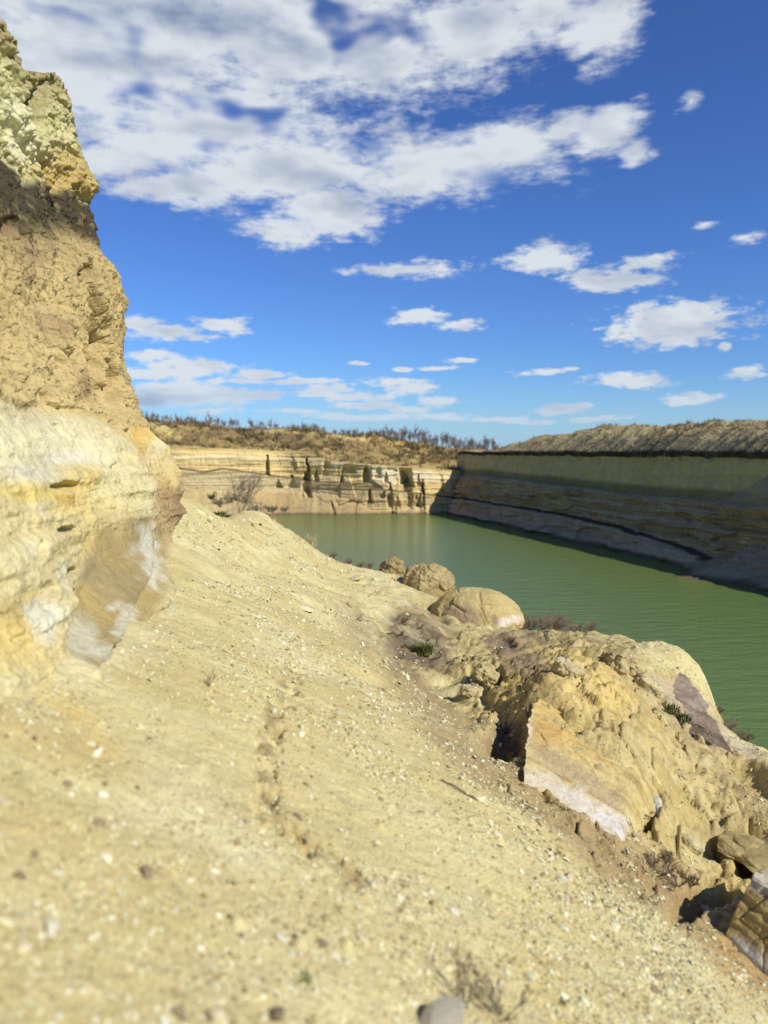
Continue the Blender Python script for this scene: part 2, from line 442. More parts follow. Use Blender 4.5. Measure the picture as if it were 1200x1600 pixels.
def ground_tint(V):
    x, y, z = V.T
    px, py, fw = proj(V)
    P = V
    infr = (y > 1).astype(float)
    wob = fbm(P, 1.3, 4, 61); wf = fbm(P, 6, 3, 62); ws = fbm(P, 0.35, 3, 63)
    c = np.tile(np.array([0.60, 0.515, 0.285]), (len(V), 1))
    c = lerpc(c, np.clip(0.5 + ws * 2.2, 0, 1) * 0.7, (0.52, 0.41, 0.20))
    c = lerpc(c, np.clip(-wob * 2.0, 0, 1) * 0.5, (0.64, 0.58, 0.37))
    c = lerpc(c, np.clip(wf * 2 - 0.1, 0, 1) * 0.35, (0.40, 0.32, 0.17))
    oc = ell(px, py, 985, 1200, 330, 150, 42, 0.25, wob * 0.5) * infr
    c = lerpc(c, oc * 0.85, (0.47, 0.36, 0.16))
    oc2 = oc * np.clip(fbm(P, 0.8, 4, 71) * 3, 0, 1)
    c = lerpc(c, oc2 * 0.45, (0.60, 0.44, 0.17))
    c = lerpc(c, oc * np.clip(fbm(P, 1.5, 4, 72) * 3 - .35, 0, 1) * 0.7, (0.30, 0.21, 0.115))
    # bedding lines in the outcrop
    q = bedq(x, y, z, P * np.array([1, 1, .6])); s1 = (q * 2.7) % 1; s2 = (q * 7.3 + .4 * fbm(P * np.array([1, 1, .6]), 2, 2, 19)) % 1
    bl = np.clip((1 - sst(s1, .0, .14)) + .6 * (1 - sst(s2, 0, .22)), 0, 1) * np.clip(.5 + wob * 2, 0, 1)
    c = lerpc(c, bl * oc * 0.85, (0.22, 0.15, 0.08))
    fw1, ew, cw = worley(np.stack([x, y, z * .6], 1) * np.array([1, 1, 1.6]), 1.5, 44)
    c = lerpc(c, oc * (1 - sst(ew, 0, .05)) * .6, (0.17, 0.12, 0.065)); c = lerpc(c, oc * (cw > .7) * .4, (0.56, 0.47, 0.28)); c = lerpc(c, oc * (cw < .25) * .45, (0.38, 0.285, 0.155))
    c = lerpc(c, oc * np.clip(fbm(P, 5, 4, 73) * 3.5 - .3, 0, 1) * .55, (0.25, 0.18, 0.10)); c = lerpc(c, oc * np.clip(-fbm(P, 2.4, 4, 74) * 3.5 - .5, 0, 1) * .5, (0.64, 0.55, 0.36))
    # a purplish band that follows the foot of the outcrop
    band = 1 - sst(seg(px, py, [(620,1060),(700,1130),(790,1215),(880,1290),(1000,1370),(1100,1450),(1200,1520)], 1) + wob * 22, 14, 48)
    c = lerpc(c, band * infr * 0.85, (0.33, 0.24, 0.135))
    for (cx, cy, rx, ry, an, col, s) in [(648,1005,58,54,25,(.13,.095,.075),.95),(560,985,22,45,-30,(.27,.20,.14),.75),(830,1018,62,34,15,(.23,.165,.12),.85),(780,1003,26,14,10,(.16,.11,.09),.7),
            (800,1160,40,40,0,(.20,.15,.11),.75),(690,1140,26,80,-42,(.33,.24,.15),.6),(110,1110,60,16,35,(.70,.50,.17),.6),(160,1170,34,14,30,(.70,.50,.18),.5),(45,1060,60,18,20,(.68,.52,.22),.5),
            (760,940,60,26,0,(.36,.28,.16),.6),(1090,1125,70,24,35,(.36,.27,.20),.8),(1050,1085,60,14,30,(.52,.42,.32),.6),(930,1060,70,22,35,(.68,.50,.20),.7),(880,1030,60,16,20,(.60,.47,.22),.6),
            (900,1080,50,26,30,(.70,.54,.24),.6),(1160,1500,60,40,45,(.50,.30,.12),.6),(950,1290,60,26,35,(.36,.26,.14),.6),(1050,1370,70,24,40,(.33,.23,.13),.6),(870,1430,60,90,-30,(.60,.48,.24),.35),
            (560,1060,50,120,-35,(.53,.43,.23),.5),(840,1520,26,120,-25,(.62,.47,.20),.5),(1010,1265,20,26,0,(.36,.27,.17),.8),(1130,1155,60,12,25,(.6,.52,.38),.7),(460,1190,60,90,0,(.55,.43,.22),.4),(740,960,40,14,0,(.30,.22,.16),.5)]:
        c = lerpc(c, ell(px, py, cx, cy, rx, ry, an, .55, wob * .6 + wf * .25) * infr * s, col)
    fu = 0.97 * x + 0.23 * y; fv = -0.23 * x + 0.97 * y; fs = fbm(np.stack([fu * .3, fv * 2.2, x * 0], 1), 1, 5, 15)
    c = lerpc(c, np.clip(fs * 3.2, 0, 1) * .42 * (1 - oc), (0.50, 0.385, 0.19)); c = lerpc(c, np.clip(-fs * 3.2, 0, 1) * .35 * (1 - oc), (0.69, 0.62, 0.40))
    # strips of whitish chips
    ch = np.clip(fbm(P * np.array([1.4, 0.6, 1]), 0.9, 4, 81) * 2.2 + 0.1, 0, 1)
    c = lerpc(c, ch * 0.35 * (1 - oc) * (1 - band), (0.74, 0.69, 0.50))
    tr = 1 - sst(seg(px, py, [(455,1050),(425,1110),(415,1190),(412,1250),(440,1290),(500,1330),(560,1380)], 1) + wf * 14, 4, 24)
    c = lerpc(c, tr * infr * np.clip(wf * 4 + .45, 0, 1) * 0.85, (0.27, 0.20, 0.11))
    # damp margin at the lake
    c = lerpc(c, (1 - sst(z, -11.6, -10.5)), (0.28, 0.22, 0.13))
    return c * np.array([1.0, 1.0, 0.83])

def polar_grid():
    dense = np.arctan(np.linspace(-0.66, 0.66, 640))
    ang = np.concatenate([np.radians(np.linspace(-175, -35, 70)), dense, np.radians(np.linspace(35, 175, 70))])
    r = np.exp(np.linspace(np.log(1.6), np.log(75), 900))
    Rr, Aa = np.meshgrid(r, ang, indexing='ij')
    x = (Rr * np.sin(Aa)).ravel(); y = (Rr * np.cos(Aa)).ravel()
    return x, y - 0.6, len(r), len(ang)
gx, gy, nr, nc = polar_grid()
gz = ground_z(gx, gy)
GV = np.stack([gx, gy, gz], 1)
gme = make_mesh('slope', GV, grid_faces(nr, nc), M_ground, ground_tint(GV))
g = link('slope', gme); g['kind'] = 'structure'

# small disc under the viewer
xx, yy = np.meshgrid(np.linspace(-2.6, 2.6, 60), np.linspace(-3.2, 1.6, 60))
dx = xx.ravel(); dy = yy.ravel(); dz = ground_z(dx, dy, False) - 0.06
DV = np.stack([dx, dy, dz], 1)
o = link('ground_underfoot', make_mesh('ground_underfoot', DV, grid_faces(60, 60), M_ground, ground_tint(DV))); o['kind'] = 'structure'

# lake bed and land to the horizon
def big_sheet(name, z, mat, r=2500, n=40):
    xx, yy = np.meshgrid(np.linspace(-r, r, n), np.linspace(-r, r, n))
    V = np.stack([xx.ravel(), yy.ravel(), np.full(n * n, z)], 1)
    me = make_mesh(name, V, grid_faces(n, n), mat, np.tile(np.array([0.2, 0.17, 0.09]), (n * n, 1)))
    o = link(name, me); o['kind'] = 'structure'; return o
big_sheet('ground', -17.0, M_wall)

# ------------------------------------------------------------------ near cliff
SP = np.array([(30,-20),(60,60),(88,112),(112,140),(124,190),(135,240),(150,285),(138,315),(156,350),(158,385),(178,430),(187,465),(182,510),(182,545),(189,590),(205,640),
               (235,678),(262,698),(275,730),(286,765),(283,800),(270,835),(266,870),(268,905),(276,930),(272,950),(262,990)], float)
YS = 11.5
SP[:, 0] -= 11 * (1 - sst(SP[:, 1], 380, 480))
sra, srb = ratios(SP[:, 0], SP[:, 1])
SD = np.interp(SP[:, 1], [700, 765, 835, 905, 950, 990], [YS, 11.2, 9.6, 8.2, 7.6, 7.2])
sil_z = (srb * SD)[::-1]; sil_x = (sra * SD)[::-1]; sil_y = SD[::-1]
FL = np.array([(120,640),(163,652),(203,696),(228,737),(238,775),(241,812),(244,850),(243,900),(215,960),(206,1000),(185,1020)], float)
fra, frb = ratios(FL[:, 0], FL[:, 1]); YF = 8.6
FD = np.interp(FL[:, 1], [700, 850, 900, 960, 1020], [YF, 7.9, 7.1, 6.0, 5.1])
fl_z = (frb * FD)[::-1]; fl_x = (fra * FD)[::-1]; fl_y = FD[::-1]

def cliff_top(y): return np.interp(y, [-12, 0, 7, 8.8, 10, 10.9, 12.2, 16, 30], [5.9, 5.6, 5.4, 5.0, 4.72, 5.15, 5.0, 5.3, 5.8])

nU, nV, nB = 1000, 760, 40
# section path: y from -12 to the corner, then round the corner and away to the left
uY = np.concatenate([np.linspace(-12, 1.5, 60), 1.5 + (YS - 1.5) * np.linspace(0, 1, 800)[1:] ** 0.8])
nb = nU - len(uY)
ua = np.linspace(0, 1, nb + 1)[1:]
UY = np.concatenate([uY, YS + 14 * ua]); UB = np.concatenate([np.zeros(len(uY)), ua])
Vv = np.linspace(0, 1, nV)
TOPY = cliff_top(UY)
Z = (-4.2 + (TOPY[None, :] + 4.2) * Vv[:, None])
Yg = np.tile(UY[None, :], (nV, 1)); B = np.tile(UB[None, :], (nV, 1))
xs = np.interp(Z, sil_z, sil_x); YSz = np.interp(Z, sil_z, sil_y); YFz = np.interp(Z, fl_z, fl_y)
kz = np.clip((Yg - 2.5) / (YS - 2.5), 0, 1); Yg = np.where(Yg > 2.5, Yg - (YS - YSz) * kz, Yg)
near = np.interp(Z, [-4.2, -2.0, -1.2, -0.6, 0.2, 1.0, 3, 5.4], [-1.35, -1.62, -1.85, -2.2, -2.65, -3.0, -3.5, -4.3])
tt = kz
X = near * (1 - sst(tt, 0, 1)) + xs * sst(tt, 0, 1)
X = X + np.clip(2.5 - Yg, 0, 20) * -0.05
# front lobe of soft sandstone
xf = np.interp(Z, fl_z, fl_x)
lob = (1 - sst(Z, 0.25, 0.75)) * (1 - sst(Yg, YFz - 0.1, YFz + 0.9)) * sst(Yg, YFz * .5, YFz - .1)
X = X * (1 - lob) + np.maximum(X, xf) * lob
X = X - B ** 1.6 * 9.0 - np.clip(B * 14 - 0.0, 0, 1.2) * 0.25
CV = np.stack([X.ravel(), Yg.ravel(), Z.ravel()], 1)
px, py, fw = proj(CV)
Zr = CV[:, 2]; Yr = CV[:, 1]
L1 = 2.5 + 0.21 * (Yr - 6) + 0.25 * fbm(CV, 0.9, 3, 91)
L2 = L1 - 0.55 + 0.18 * fbm(CV, 1.6, 3, 92)
L3 = 0.42 - 0.02 * (Yr - 5) + 0.12 * fbm(CV, 1.0, 3, 93)
rub = sst(Zr, -0.05, 0.05) * 0 + sst(Zr - L1, -0.05, 0.08)
loam = (1 - rub) * sst(Zr - L3, -0.1, 0.12)
sand = 1 - np.clip(rub + loam, 0, 1)
gone = 1 - sst(B.ravel(), 0.25, 0.7)
f1, e1, c1 = worley(CV * np.array([1, 1, 1.3]), 2.2, 15)
f2, e2, c2 = worley(CV * np.array([1, 1, 1.2]), 6.0, 16)
f3, e3, c3 = worley(CV * np.array([1.6, 1.6, 0.9]), 3.2, 17)
f4, e4, c4 = worley(CV, 13.0, 18)
big = fbm(CV, 0.55, 4, 19)
D = big * 0.22
D += rub * ((c1 - 0.5) * 0.15 * sst(e1, 0, 0.2) + (0.45 - f2) * 0.10 + (0.4 - f4) * 0.08 + fbm(CV, 7, 4, 55) * .05)
rill = fbm(CV * np.array([1.7, 1.7, 0.30]), 1.6, 4, 22, ridged=True)
D += loam * ((rill - 0.2) * 0.13 + (c3 - 0.5) * 0.10 * sst(e3, 0, 0.22) + fbm(CV, 5, 4, 23) * 0.07 + (0.4 - f4) * 0.03 - sst(0.06 - e2, 0, 0.06) * 0.03)
lay = fbm(CV * np.array([0.28, 0.28, 4.0]), 1.3, 4, 24)
lay2 = fbm(CV * np.array([0.6, 0.6, 12.0]), 1.3, 3, 25)
lowr = 1 - sst(Zr, -0.5, 0.0)
D += sand * (lay * (0.04 + 0.05 * lowr) + lay2 * (0.012 + 0.035 * lowr) + fbm(CV, 2.6, 4, 26) * 0.09 + (c2 - .5) * .03 * sst(e2, 0, .2) + fbm(CV, 9, 4, 27) * 0.028)
# ledge crack where the loam meets the sandstone
D -= (1 - sst(np.abs(Zr - L3), 0.0, 0.07)) * 0.03
wb = fbm(CV, 2.5, 3, 28)
for (cx, cy, rx, ry, an, dep) in [(56,170,9,34,-12,.75),(66,150,6,24,0,.4),(128,428,14,12,0,.4),(140,520,9,75,0,.32),(155,560,7,50,0,.25),(138,455,8,40,0,.3),(104,759,18,6,0,.10),(112,828,11,5,0,.12),(122,893,9,6,0,.14),
                                  (118,930,7,9,0,.12),(67,925,9,16,0,.14),(55,865,8,16,10,.1),(43,1105,0.1,0.1,0,0),(180,1010,24,60,30,.10),(5,355,14,14,0,.1),(177,600,8,30,-10,.35),(156,610,9,34,-15,.4),(170,645,8,22,-10,.25),(180,730,5,6,0,.08)]:
    if rx > 1: D -= dep * ell(px, py, cx, cy, rx, ry, an, .5, wb * .5)
for (cx, cy, rx, ry, dep) in [(130,745,30,18,.07),(60,860,22,22,.06),(105,950,26,26,.07),(70,920,16,18,.07),(70,560,60,70,.05),(90,480,30,60,.08),(140,270,20,40,.10)]:
    D += dep * ell(px, py, cx, cy, rx, ry, 0, .7, wb * .3)
# recessed brown pane of rock
pane = ell(px, py, 185, 930, 66, 125, 22, .18, wb * .35) * (px > 0)
D = D * (1 - pane * 0.75) - pane * 0.035
D *= (0.35 + 0.65 * gone)
# outward direction: mostly +x, turning at the corner
nx = np.where(B.ravel() > 0, 0.75, 1.0); ny = np.where(B.ravel() > 0, 0.55, -0.10)
CV[:, 0] += D * nx; CV[:, 1] += D * ny
# crown rows running back over the top
top = CV.reshape(nV, nU, 3)[-1]
back = []
for k in range(1, nB + 1):
    s = (k / nB) ** 2.2
    r = top.copy(); r[:, 0] = top[:, 0] - 60 * s; r[:, 1] = top[:, 1] + 4 * s * np.sign(top[:, 1] - 5)
    r[:, 2] = top[:, 2] + 0.12 * fbm(r, 1.2, 3, 29) * min(1, k / 4) + 1.2 * s - 0.10 * (k < 3)
    back.append(r)
back = np.array(back).reshape(-1, 3)
AV = np.concatenate([CV, back])
def cliff_tint():
    c = np.tile(np.array([0.66, 0.58, 0.35]), (len(CV), 1))
    w1 = fbm(CV, 1.0, 4, 101); w2 = fbm(CV, 4, 4, 102); w3 = fbm(CV * np.array([.5, .5, 3]), 1.1, 4, 103)
    # loam
    lo = np.tile(np.array([0.52, 0.40, 0.20]), (len(CV), 1))
    lo = lerpc(lo, np.clip(w1 * 2 + .3, 0, 1) * .6, (0.58, 0.46, 0.25)); lo = lerpc(lo, np.clip(w2 * 3, 0, 1) * .35, (0.40, 0.29, 0.15))
    lo = lerpc(lo, sst(0.05 - e2, 0, .05) * .4, (0.22, 0.16, 0.09))
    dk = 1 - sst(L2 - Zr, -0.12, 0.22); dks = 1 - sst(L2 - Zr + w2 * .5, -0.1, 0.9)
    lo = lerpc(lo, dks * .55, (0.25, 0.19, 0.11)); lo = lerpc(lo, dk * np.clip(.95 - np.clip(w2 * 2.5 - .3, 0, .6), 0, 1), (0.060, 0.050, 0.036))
    for (cx, cy, rx, ry) in [(50,400,22,14),(32,437,20,12),(8,357,14,10),(62,510,26,20),(120,590,20,30)]:
        lo = lerpc(lo, ell(px, py, cx, cy, rx, ry, 30, .6, w2 * 1.2) * .6, (0.27, 0.18, 0.12))
    # rubble
    ru = np.tile(np.array([0.50, 0.46, 0.235]), (len(CV), 1))
    ru = lerpc(ru, (c2 > .55) * .5, (0.62, 0.58, 0.36)); ru = lerpc(ru, sst(.08 - e2, 0, .08) * .55, (0.22, 0.18, 0.08))
    orr = ell(px, py, 105, 275, 52, 36, 35, .6, w2 * .9); ru = lerpc(ru, orr * .75, (0.50, 0.34, 0.12))
    ru = lerpc(ru, ell(px, py, 45, 225, 40, 26, 35, .5, w2 * .8) * .7, (0.72, 0.69, 0.50)); ru = lerpc(ru, ell(px, py, 30, 175, 34, 22, 20, .5, w2 * .8) * .6, (0.70, 0.68, 0.50))
    ru = lerpc(ru, (1 - sst(TOPY[None, :].repeat(nV, 0).ravel() - Zr, 0.1, 0.5)) * .6, (0.26, 0.20, 0.11))
    # sandstone
    sa = np.tile(np.array([0.62, 0.53, 0.30]), (len(CV), 1))
    sa = lerpc(sa, np.clip(w3 * 3, 0, 1) * .55, (0.70, 0.64, 0.44)); sa = lerpc(sa, np.clip(-w3 * 3.4 - .15, 0, 1) * .6, (0.66, 0.48, 0.17))
    sa = lerpc(sa, np.clip(-lay2 * 3.6 - .35, 0, 1) * .5 * lowr, (0.34, 0.25, 0.12))
    for (cx, cy, rx, ry, an, col, s) in [(60,700,150,46,12,(.70,.65,.47),.7),(40,770,70,14,0,(.68,.52,.17),.7),(125,748,32,20,0,(.64,.48,.16),.8),(110,780,24,10,0,(.50,.31,.09),.7),
            (222,690,18,40,-25,(.62,.40,.12),.9),(245,720,24,46,-20,(.64,.47,.22),.6),(262,790,22,40,0,(.42,.28,.14),.85),(278,790,10,40,0,(.24,.16,.10),.7),(240,845,30,30,0,(.50,.37,.20),.8),
            (40,1000,50,50,0,(.70,.52,.18),.6),(245,700,26,12,-60,(.74,.66,.44),.6),(30,820,60,30,0,(.66,.55,.30),.6),(60,740,60,9,5,(.60,.56,.50),.5),(110,715,40,10,0,(.66,.62,.55),.6)]:
        sa = lerpc(sa, ell(px, py, cx, cy, rx, ry, an, .5, w2 * .5 + w1 * .3) * s, col)
    sa = lerpc(sa, pane * .9, (0.36, 0.275, 0.14)); sa = lerpc(sa, pane * np.clip(w1 * 3, 0, 1) * .7, (0.50, 0.37, 0.14))
    for (cx, cy, rx, ry, an, s) in [(238,865,14,44,-8,.9),(225,852,22,9,-30,.5),(70,965,20,24,-30,.95),(60,985,14,40,-35,.6),(205,975,11,24,30,.8),(140,1000,36,30,20,.65),(170,1015,30,14,30,.6),(95,905,12,34,25,.5),(33,860,14,18,0,.5),(185,950,12,6,-20,.7),(64,800,9,14,0,.4)]:
        sa = lerpc(sa, ell(px, py, cx, cy, rx, ry, an, .6, w2 * 1.9) * s * .9, (0.66, 0.63, 0.54))
    c = rub[:, None] * ru + loam[:, None] * lo + sand[:, None] * sa
    return c
ct = cliff_tint()
bt = np.tile(np.array([0.30, 0.24, 0.13]), (len(back), 1))
ft = grid_faces(nV + nB, nU)
o = link('cliff', make_mesh('cliff', AV, ft, M_cliff, np.concatenate([ct, bt]) * np.array([0.93, 0.925, 0.79]))); o['kind'] = 'structure'

# ------------------------------------------------------------------ far quarry wall with the spoil bank above it
def spoil_tint(V, px, py):
    w1 = fbm(V, 0.10, 4, 111); w2 = fbm(V, 0.5, 4, 112)
    c = np.tile(np.array([0.37, 0.265, 0.12]), (len(V), 1))
    c = lerpc(c, np.clip(w1 * 3, 0, 1) * .7, (0.17, 0.12, 0.065)); c = lerpc(c, np.clip(-w1 * 3.5, 0, 1) * .6, (0.50, 0.40, 0.20))
    c = lerpc(c, np.clip(w2 * 3, 0, 1) * .5, (0.16, 0.12, 0.06)); return c

nC = 1000
pxs = np.linspace(-250, 760, nC)
ra, _ = ratios(pxs, 740)
def yb(pxv): return 152 + 3.0 * np.sin(pxv / 55.0) * sst(pxv, 380, 450) - 10 * sst(-pxv, 0, 250) * 0 - 5 * (1 - sst(pxv, 250, 420)) + 5 * sst(pxv, 700, 760)
YB = yb(pxs)
def at_z(lst, pxv, yv):
    a = np.array(lst, float); pyv = np.interp(pxv, a[:, 0], a[:, 1]); return ratios(pxv, pyv)[1] * yv
ztop = at_z([(-250,690),(275,699),(380,702),(480,708),(520,722),(600,728),(700,735),(760,736)], pxs, YB)
seam = at_z([(-250,725),(275,731),(320,737),(350,732),(420,742),(480,750),(530,755),(600,765),(700,776),(760,785)], pxs, YB)
skyz = at_z([(-250,640),(215,655),(300,663),(350,668),(420,671),(480,672),(530,680),(600,684),(640,690),(700,700),(760,704)], pxs, 198.0)
nR1, nR2 = 260, 130
vv = np.linspace(0, 1, nR1)
Zf = -14 + (ztop[None, :] + 14) * vv[:, None]
base = np.stack([np.repeat(ra[None, :] * YB[None, :], nR1, 0).ravel(), np.zeros(nR1 * nC), Zf.ravel()], 1)
PX = np.repeat(pxs[None, :], nR1, 0).ravel(); YBr = np.repeat(YB[None, :], nR1, 0).ravel()
SE = np.repeat(seam[None, :], nR1, 0).ravel(); ZT = np.repeat(ztop[None, :], nR1, 0).ravel(); Zr = base[:, 2]
_, rzb = ratios(PX, PX * 0 + 760)
PYa = np.interp(Zr / YBr, [-0.2, 0.2], [0, 1])
pyv = 706 - (Zr / YBr) * F
recess = np.zeros(len(Zr))
n2d = fbm(np.stack([PX / 14, Zr * 0.25, PX * 0], 1), 1, 3, 121)
# clefts: centre px, half-width px, top py, bottom py, depth m, pointedness
for (cx, hw, t0, b0, dep) in [(417,6,712,742,5),(436,5,750,760,3),(480,8,718,775,6),(455,14,744,760,2.5),(512,8,714,730,3),(560,14,716,728,2),(572,7,722,752,6),(545,14,716,738,3.5),(603,6,738,752,3),(628,14,716,755,7),(610,9,755,800,3),
                             (634,15,710,757,1.5),(633,20,738,795,4.5),(640,9,724,760,6),(534,6,736,752,4),(663,4,750,776,3),(578,6,765,784,4),(520,5,784,800,3),(655,9,772,800,3),(494,5,735,750,3),(655,6,742,757,2),(590,5,728,745,2),(650,6,775,790,2)]:
    h = np.clip((pyv - t0) / (b0 - t0), 0, 1)
    inside = (pyv > t0 - 2) & (pyv < b0 + 2)
    w = hw * (0.25 + 0.75 * h) * (1 + 0.5 * n2d)
    recess += inside * dep * (1 - sst(np.abs(PX - cx + n2d * 9), w * 0.3, w)) * 0.34
recess = np.minimum(recess, 7)
fadet = sst(ZT - Zr, 0.0, 1.0)
blk = (worley(np.stack([PX / 22, Zr * 0.22, PX * 0], 1), 1, 31)[2] - 0.5) * 0.8 * sst(PX, 420, 470)
lf = fbm(base * np.array([0.05, 1, 0.9]), 1, 4, 32)
rl = fbm(np.stack([base[:, 0], base[:, 0] * 0, Zr * 0.12], 1), 0.7, 4, 33, ridged=True)
y = YBr + (recess + blk) * (.15 + .85 * fadet) + lf * 0.8 - (rl - 0.2) * 0.08 * sst(Zr - SE, -0.5, 0.5) * fadet
# lower bench stands forward of the seam, talus left of centre
y = y - 1.3 * (1 - sst(Zr - SE, -0.15, 0.15))
tal = np.interp(PX, [250, 330, 400, 470, 520, 560, 590, 620], [-6.5, -7.2, -7.6, -7.8, -8.4, -10, -11.5, -13])   # top of the debris apron
tal = tal + 1.0 * fbm(np.stack([PX / 30, PX * 0, PX * 0], 1), 1, 3, 34)
y = y - np.clip(tal - Zr, 0, 20) * 1.5
tal2 = np.interp(PX, [620, 640, 668, 690, 720], [-13, -11, -10.3, -12, -13]); y = y - np.clip(tal2 - Zr, 0, 20) * 1.2
y = y - np.clip(Zr * 0 - 10.8 - Zr, 0, 5) * 0.8
x = base[:, 0] / YBr * y
FV = np.stack([x, y, Zr], 1)
w1 = fbm(FV, 0.12, 4, 113); w2 = fbm(FV, 0.6, 4, 114); lay = fbm(FV * np.array([0.06, 0.06, 1.6]), 1, 4, 115)
c = np.tile(np.array([0.56, 0.44, 0.225]), (len(FV), 1))
c = lerpc(c, np.clip(lay * 3, 0, 1) * .4, (0.66, 0.57, 0.36)); c = lerpc(c, np.clip(-lay * 3.5 - .2, 0, 1) * .25, (0.36, 0.27, 0.14))
wt = 1 - sst(np.abs(pyv - np.interp(PX, [250, 400, 500, 700], [712, 718, 722, 745])) + w2 * 4, 2, 7)
c = lerpc(c, wt * .6, (0.70, 0.62, 0.44))
c = lerpc(c, ell(PX, pyv, 610, 745, 34, 12, 5, .6, w2) * .6, (0.74, 0.69, 0.60)); c = lerpc(c, ell(PX, pyv, 660, 744, 22, 8, 5, .6, w2) * .6, (0.72, 0.68, 0.60))
low = 1 - sst(Zr - SE, -0.2, 0.1)
cl = np.tile(np.array([0.45, 0.38, 0.25]), (len(FV), 1)); cl = lerpc(cl, np.clip(w2 * 3, 0, 1) * .4, (0.34, 0.27, 0.16)); cl = lerpc(cl, (PX > 520) * .5, (0.46, 0.36, 0.18))
c = c * (1 - low[:, None]) + cl * low[:, None]
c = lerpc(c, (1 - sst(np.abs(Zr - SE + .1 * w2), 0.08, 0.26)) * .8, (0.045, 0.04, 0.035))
c = lerpc(c, sst(tal - Zr, -0.2, 0.4) * .85, (0.43, 0.345, 0.19)); c = lerpc(c, sst(tal - Zr, 0, 0.5) * np.clip(w1 * 4 + .2, 0, 1) * .6, (0.33, 0.235, 0.13))
c = lerpc(c, 1 - sst(Zr, -11.9, -11.3), (0.16, 0.12, 0.075))
# bank behind the rim
ss = np.concatenate([np.linspace(0.01, 1, nR2 - 14), 1 + np.linspace(0.05, 1, 14) ** 2 * 30])
rowsV = []
rim = FV.reshape(nR1, nC, 3)[-1]
for s in ss:
    yy = rim[:, 1] + (198.0 - rim[:, 1]) * s
    zz = rim[:, 2] + (skyz - rim[:, 2]) * (0.45 * s + 0.55 * sst(s, 0.25, 0.95)) if s <= 1 else skyz - (s - 1) * 0.9
    r = np.stack([ra * yy, yy, zz], 1)
    r[:, 2] += (fbm(r, 0.07, 4, 35) * 4.5 + fbm(r, 0.30, 4, 36) * 1.8) * sst(np.full(nC, s), 0.03, 0.4) * (1.0 - 0.78 * sst(np.full(nC, s), 0.7, 1.0))
    rowsV.append(r)
BV = np.concatenate(rowsV)
pb, qb, _ = proj(BV)
bc_ = spoil_tint(BV, pb, qb)
SSr = np.repeat(ss, nC)
wob = fbm(BV, 0.2, 3, 116)
bc_ = lerpc(bc_, (1 - sst(SSr + wob * .3, 0.10, 0.35)) * .7, (0.50, 0.37, 0.17))
bc_ = lerpc(bc_, ell(pb, qb, 420, 682, 130, 11, 3, .5, wob) * .7, (0.20, 0.145, 0.08))
for (cx, cy, rx, ry, an) in [(555,684,50,5,5),(440,674,40,3,0),(290,690,60,4,25),(620,692,30,3,10),(260,672,26,4,35)]:
    bc_ = lerpc(bc_, ell(pb, qb, cx, cy, rx, ry, an, .5, wob) * .7, (0.56, 0.45, 0.21))
o = link('quarry_wall', make_mesh('quarry_wall', np.concatenate([FV, BV]), grid_faces(nR1 + nR2, nC), M_wall, np.concatenate([c * np.array([1.12, 1.06, .86]), bc_ * np.array([1.0, .98, .8])]))); o['kind'] = 'structure'

def scrub_mass(name, Vsrc, n, seed, hgt, cols, mask, label):
    r = np.random.default_rng(seed); k = r.choice(len(Vsrc), n * 4, p=mask / mask.sum()); b = Vsrc[k]
    cl = fbm(b, 0.12, 3, seed); keep = r.uniform(0, 1, len(k)) < np.clip(.35 + cl * 3, .05, 1); b = b[keep][:n]; n = len(b)
    NB = 9; an = r.uniform(0, 2 * pi, (n, NB)); h = hgt * np.exp(r.normal(0, .35, (n, 1))) * r.uniform(.5, 1.1, (n, NB)); ln = h * r.uniform(.15, .9, (n, NB)); w = h * .07
    rt = b[:, None, :] + np.stack([np.cos(an) * h * .25, np.sin(an) * h * .25, -.1 * h], -1)
    tip = rt + np.stack([np.cos(an) * ln, np.sin(an) * ln, h], -1)
    sd_ = np.stack([-np.sin(an) * w, np.cos(an) * w, 0 * w], -1)
    V = np.stack([rt - sd_, rt + sd_, tip], 2).reshape(-1, 3); T = np.arange(len(V)).reshape(-1, 3)
    cc = np.array(cols)[r.integers(0, len(cols), n)] * r.uniform(.7, 1.2, (n, 1)); cc = np.repeat(cc, NB * 3, 0)
    o = link(name, make_mesh(name, V, T, M_mass, cc, False)); tag(o, label, 'scrub'); o['kind'] = 'stuff'
M_mass = earth_mat('loose_chips', (20, 60, 200), (0.003, 0.001), 0.10)
mk = (SSr < 1.15) * (.25 + sst(SSr, .2, .5)) * (BV[:, 1] < 260)
scrub_mass('dry_scrub', BV, 9000, 71, .75, [(.16,.11,.06),(.22,.155,.08),(.40,.30,.14),(.30,.22,.10),(.12,.09,.05),(.13,.13,.05)], mk, 'dry brown scrub and grass covering the bank above the lit far wall')

# ------------------------------------------------------------------ shaded wall on the right with its spoil heaps
path = [(12.5, 158), (14.4, 150), (36, 72), (50, 20), (60, -30), (70, -120)]
pa = np.array(path, float)
dl = np.concatenate([[0], np.cumsum(np.hypot(*np.diff(pa, axis=0).T))])
tt = np.concatenate([np.linspace(0, dl[2] + 14, 900), np.linspace(dl[2] + 14.5, dl[-1], 160)])
wx = np.interp(tt, dl, pa[:, 0]); wy = np.interp(tt, dl, pa[:, 1])
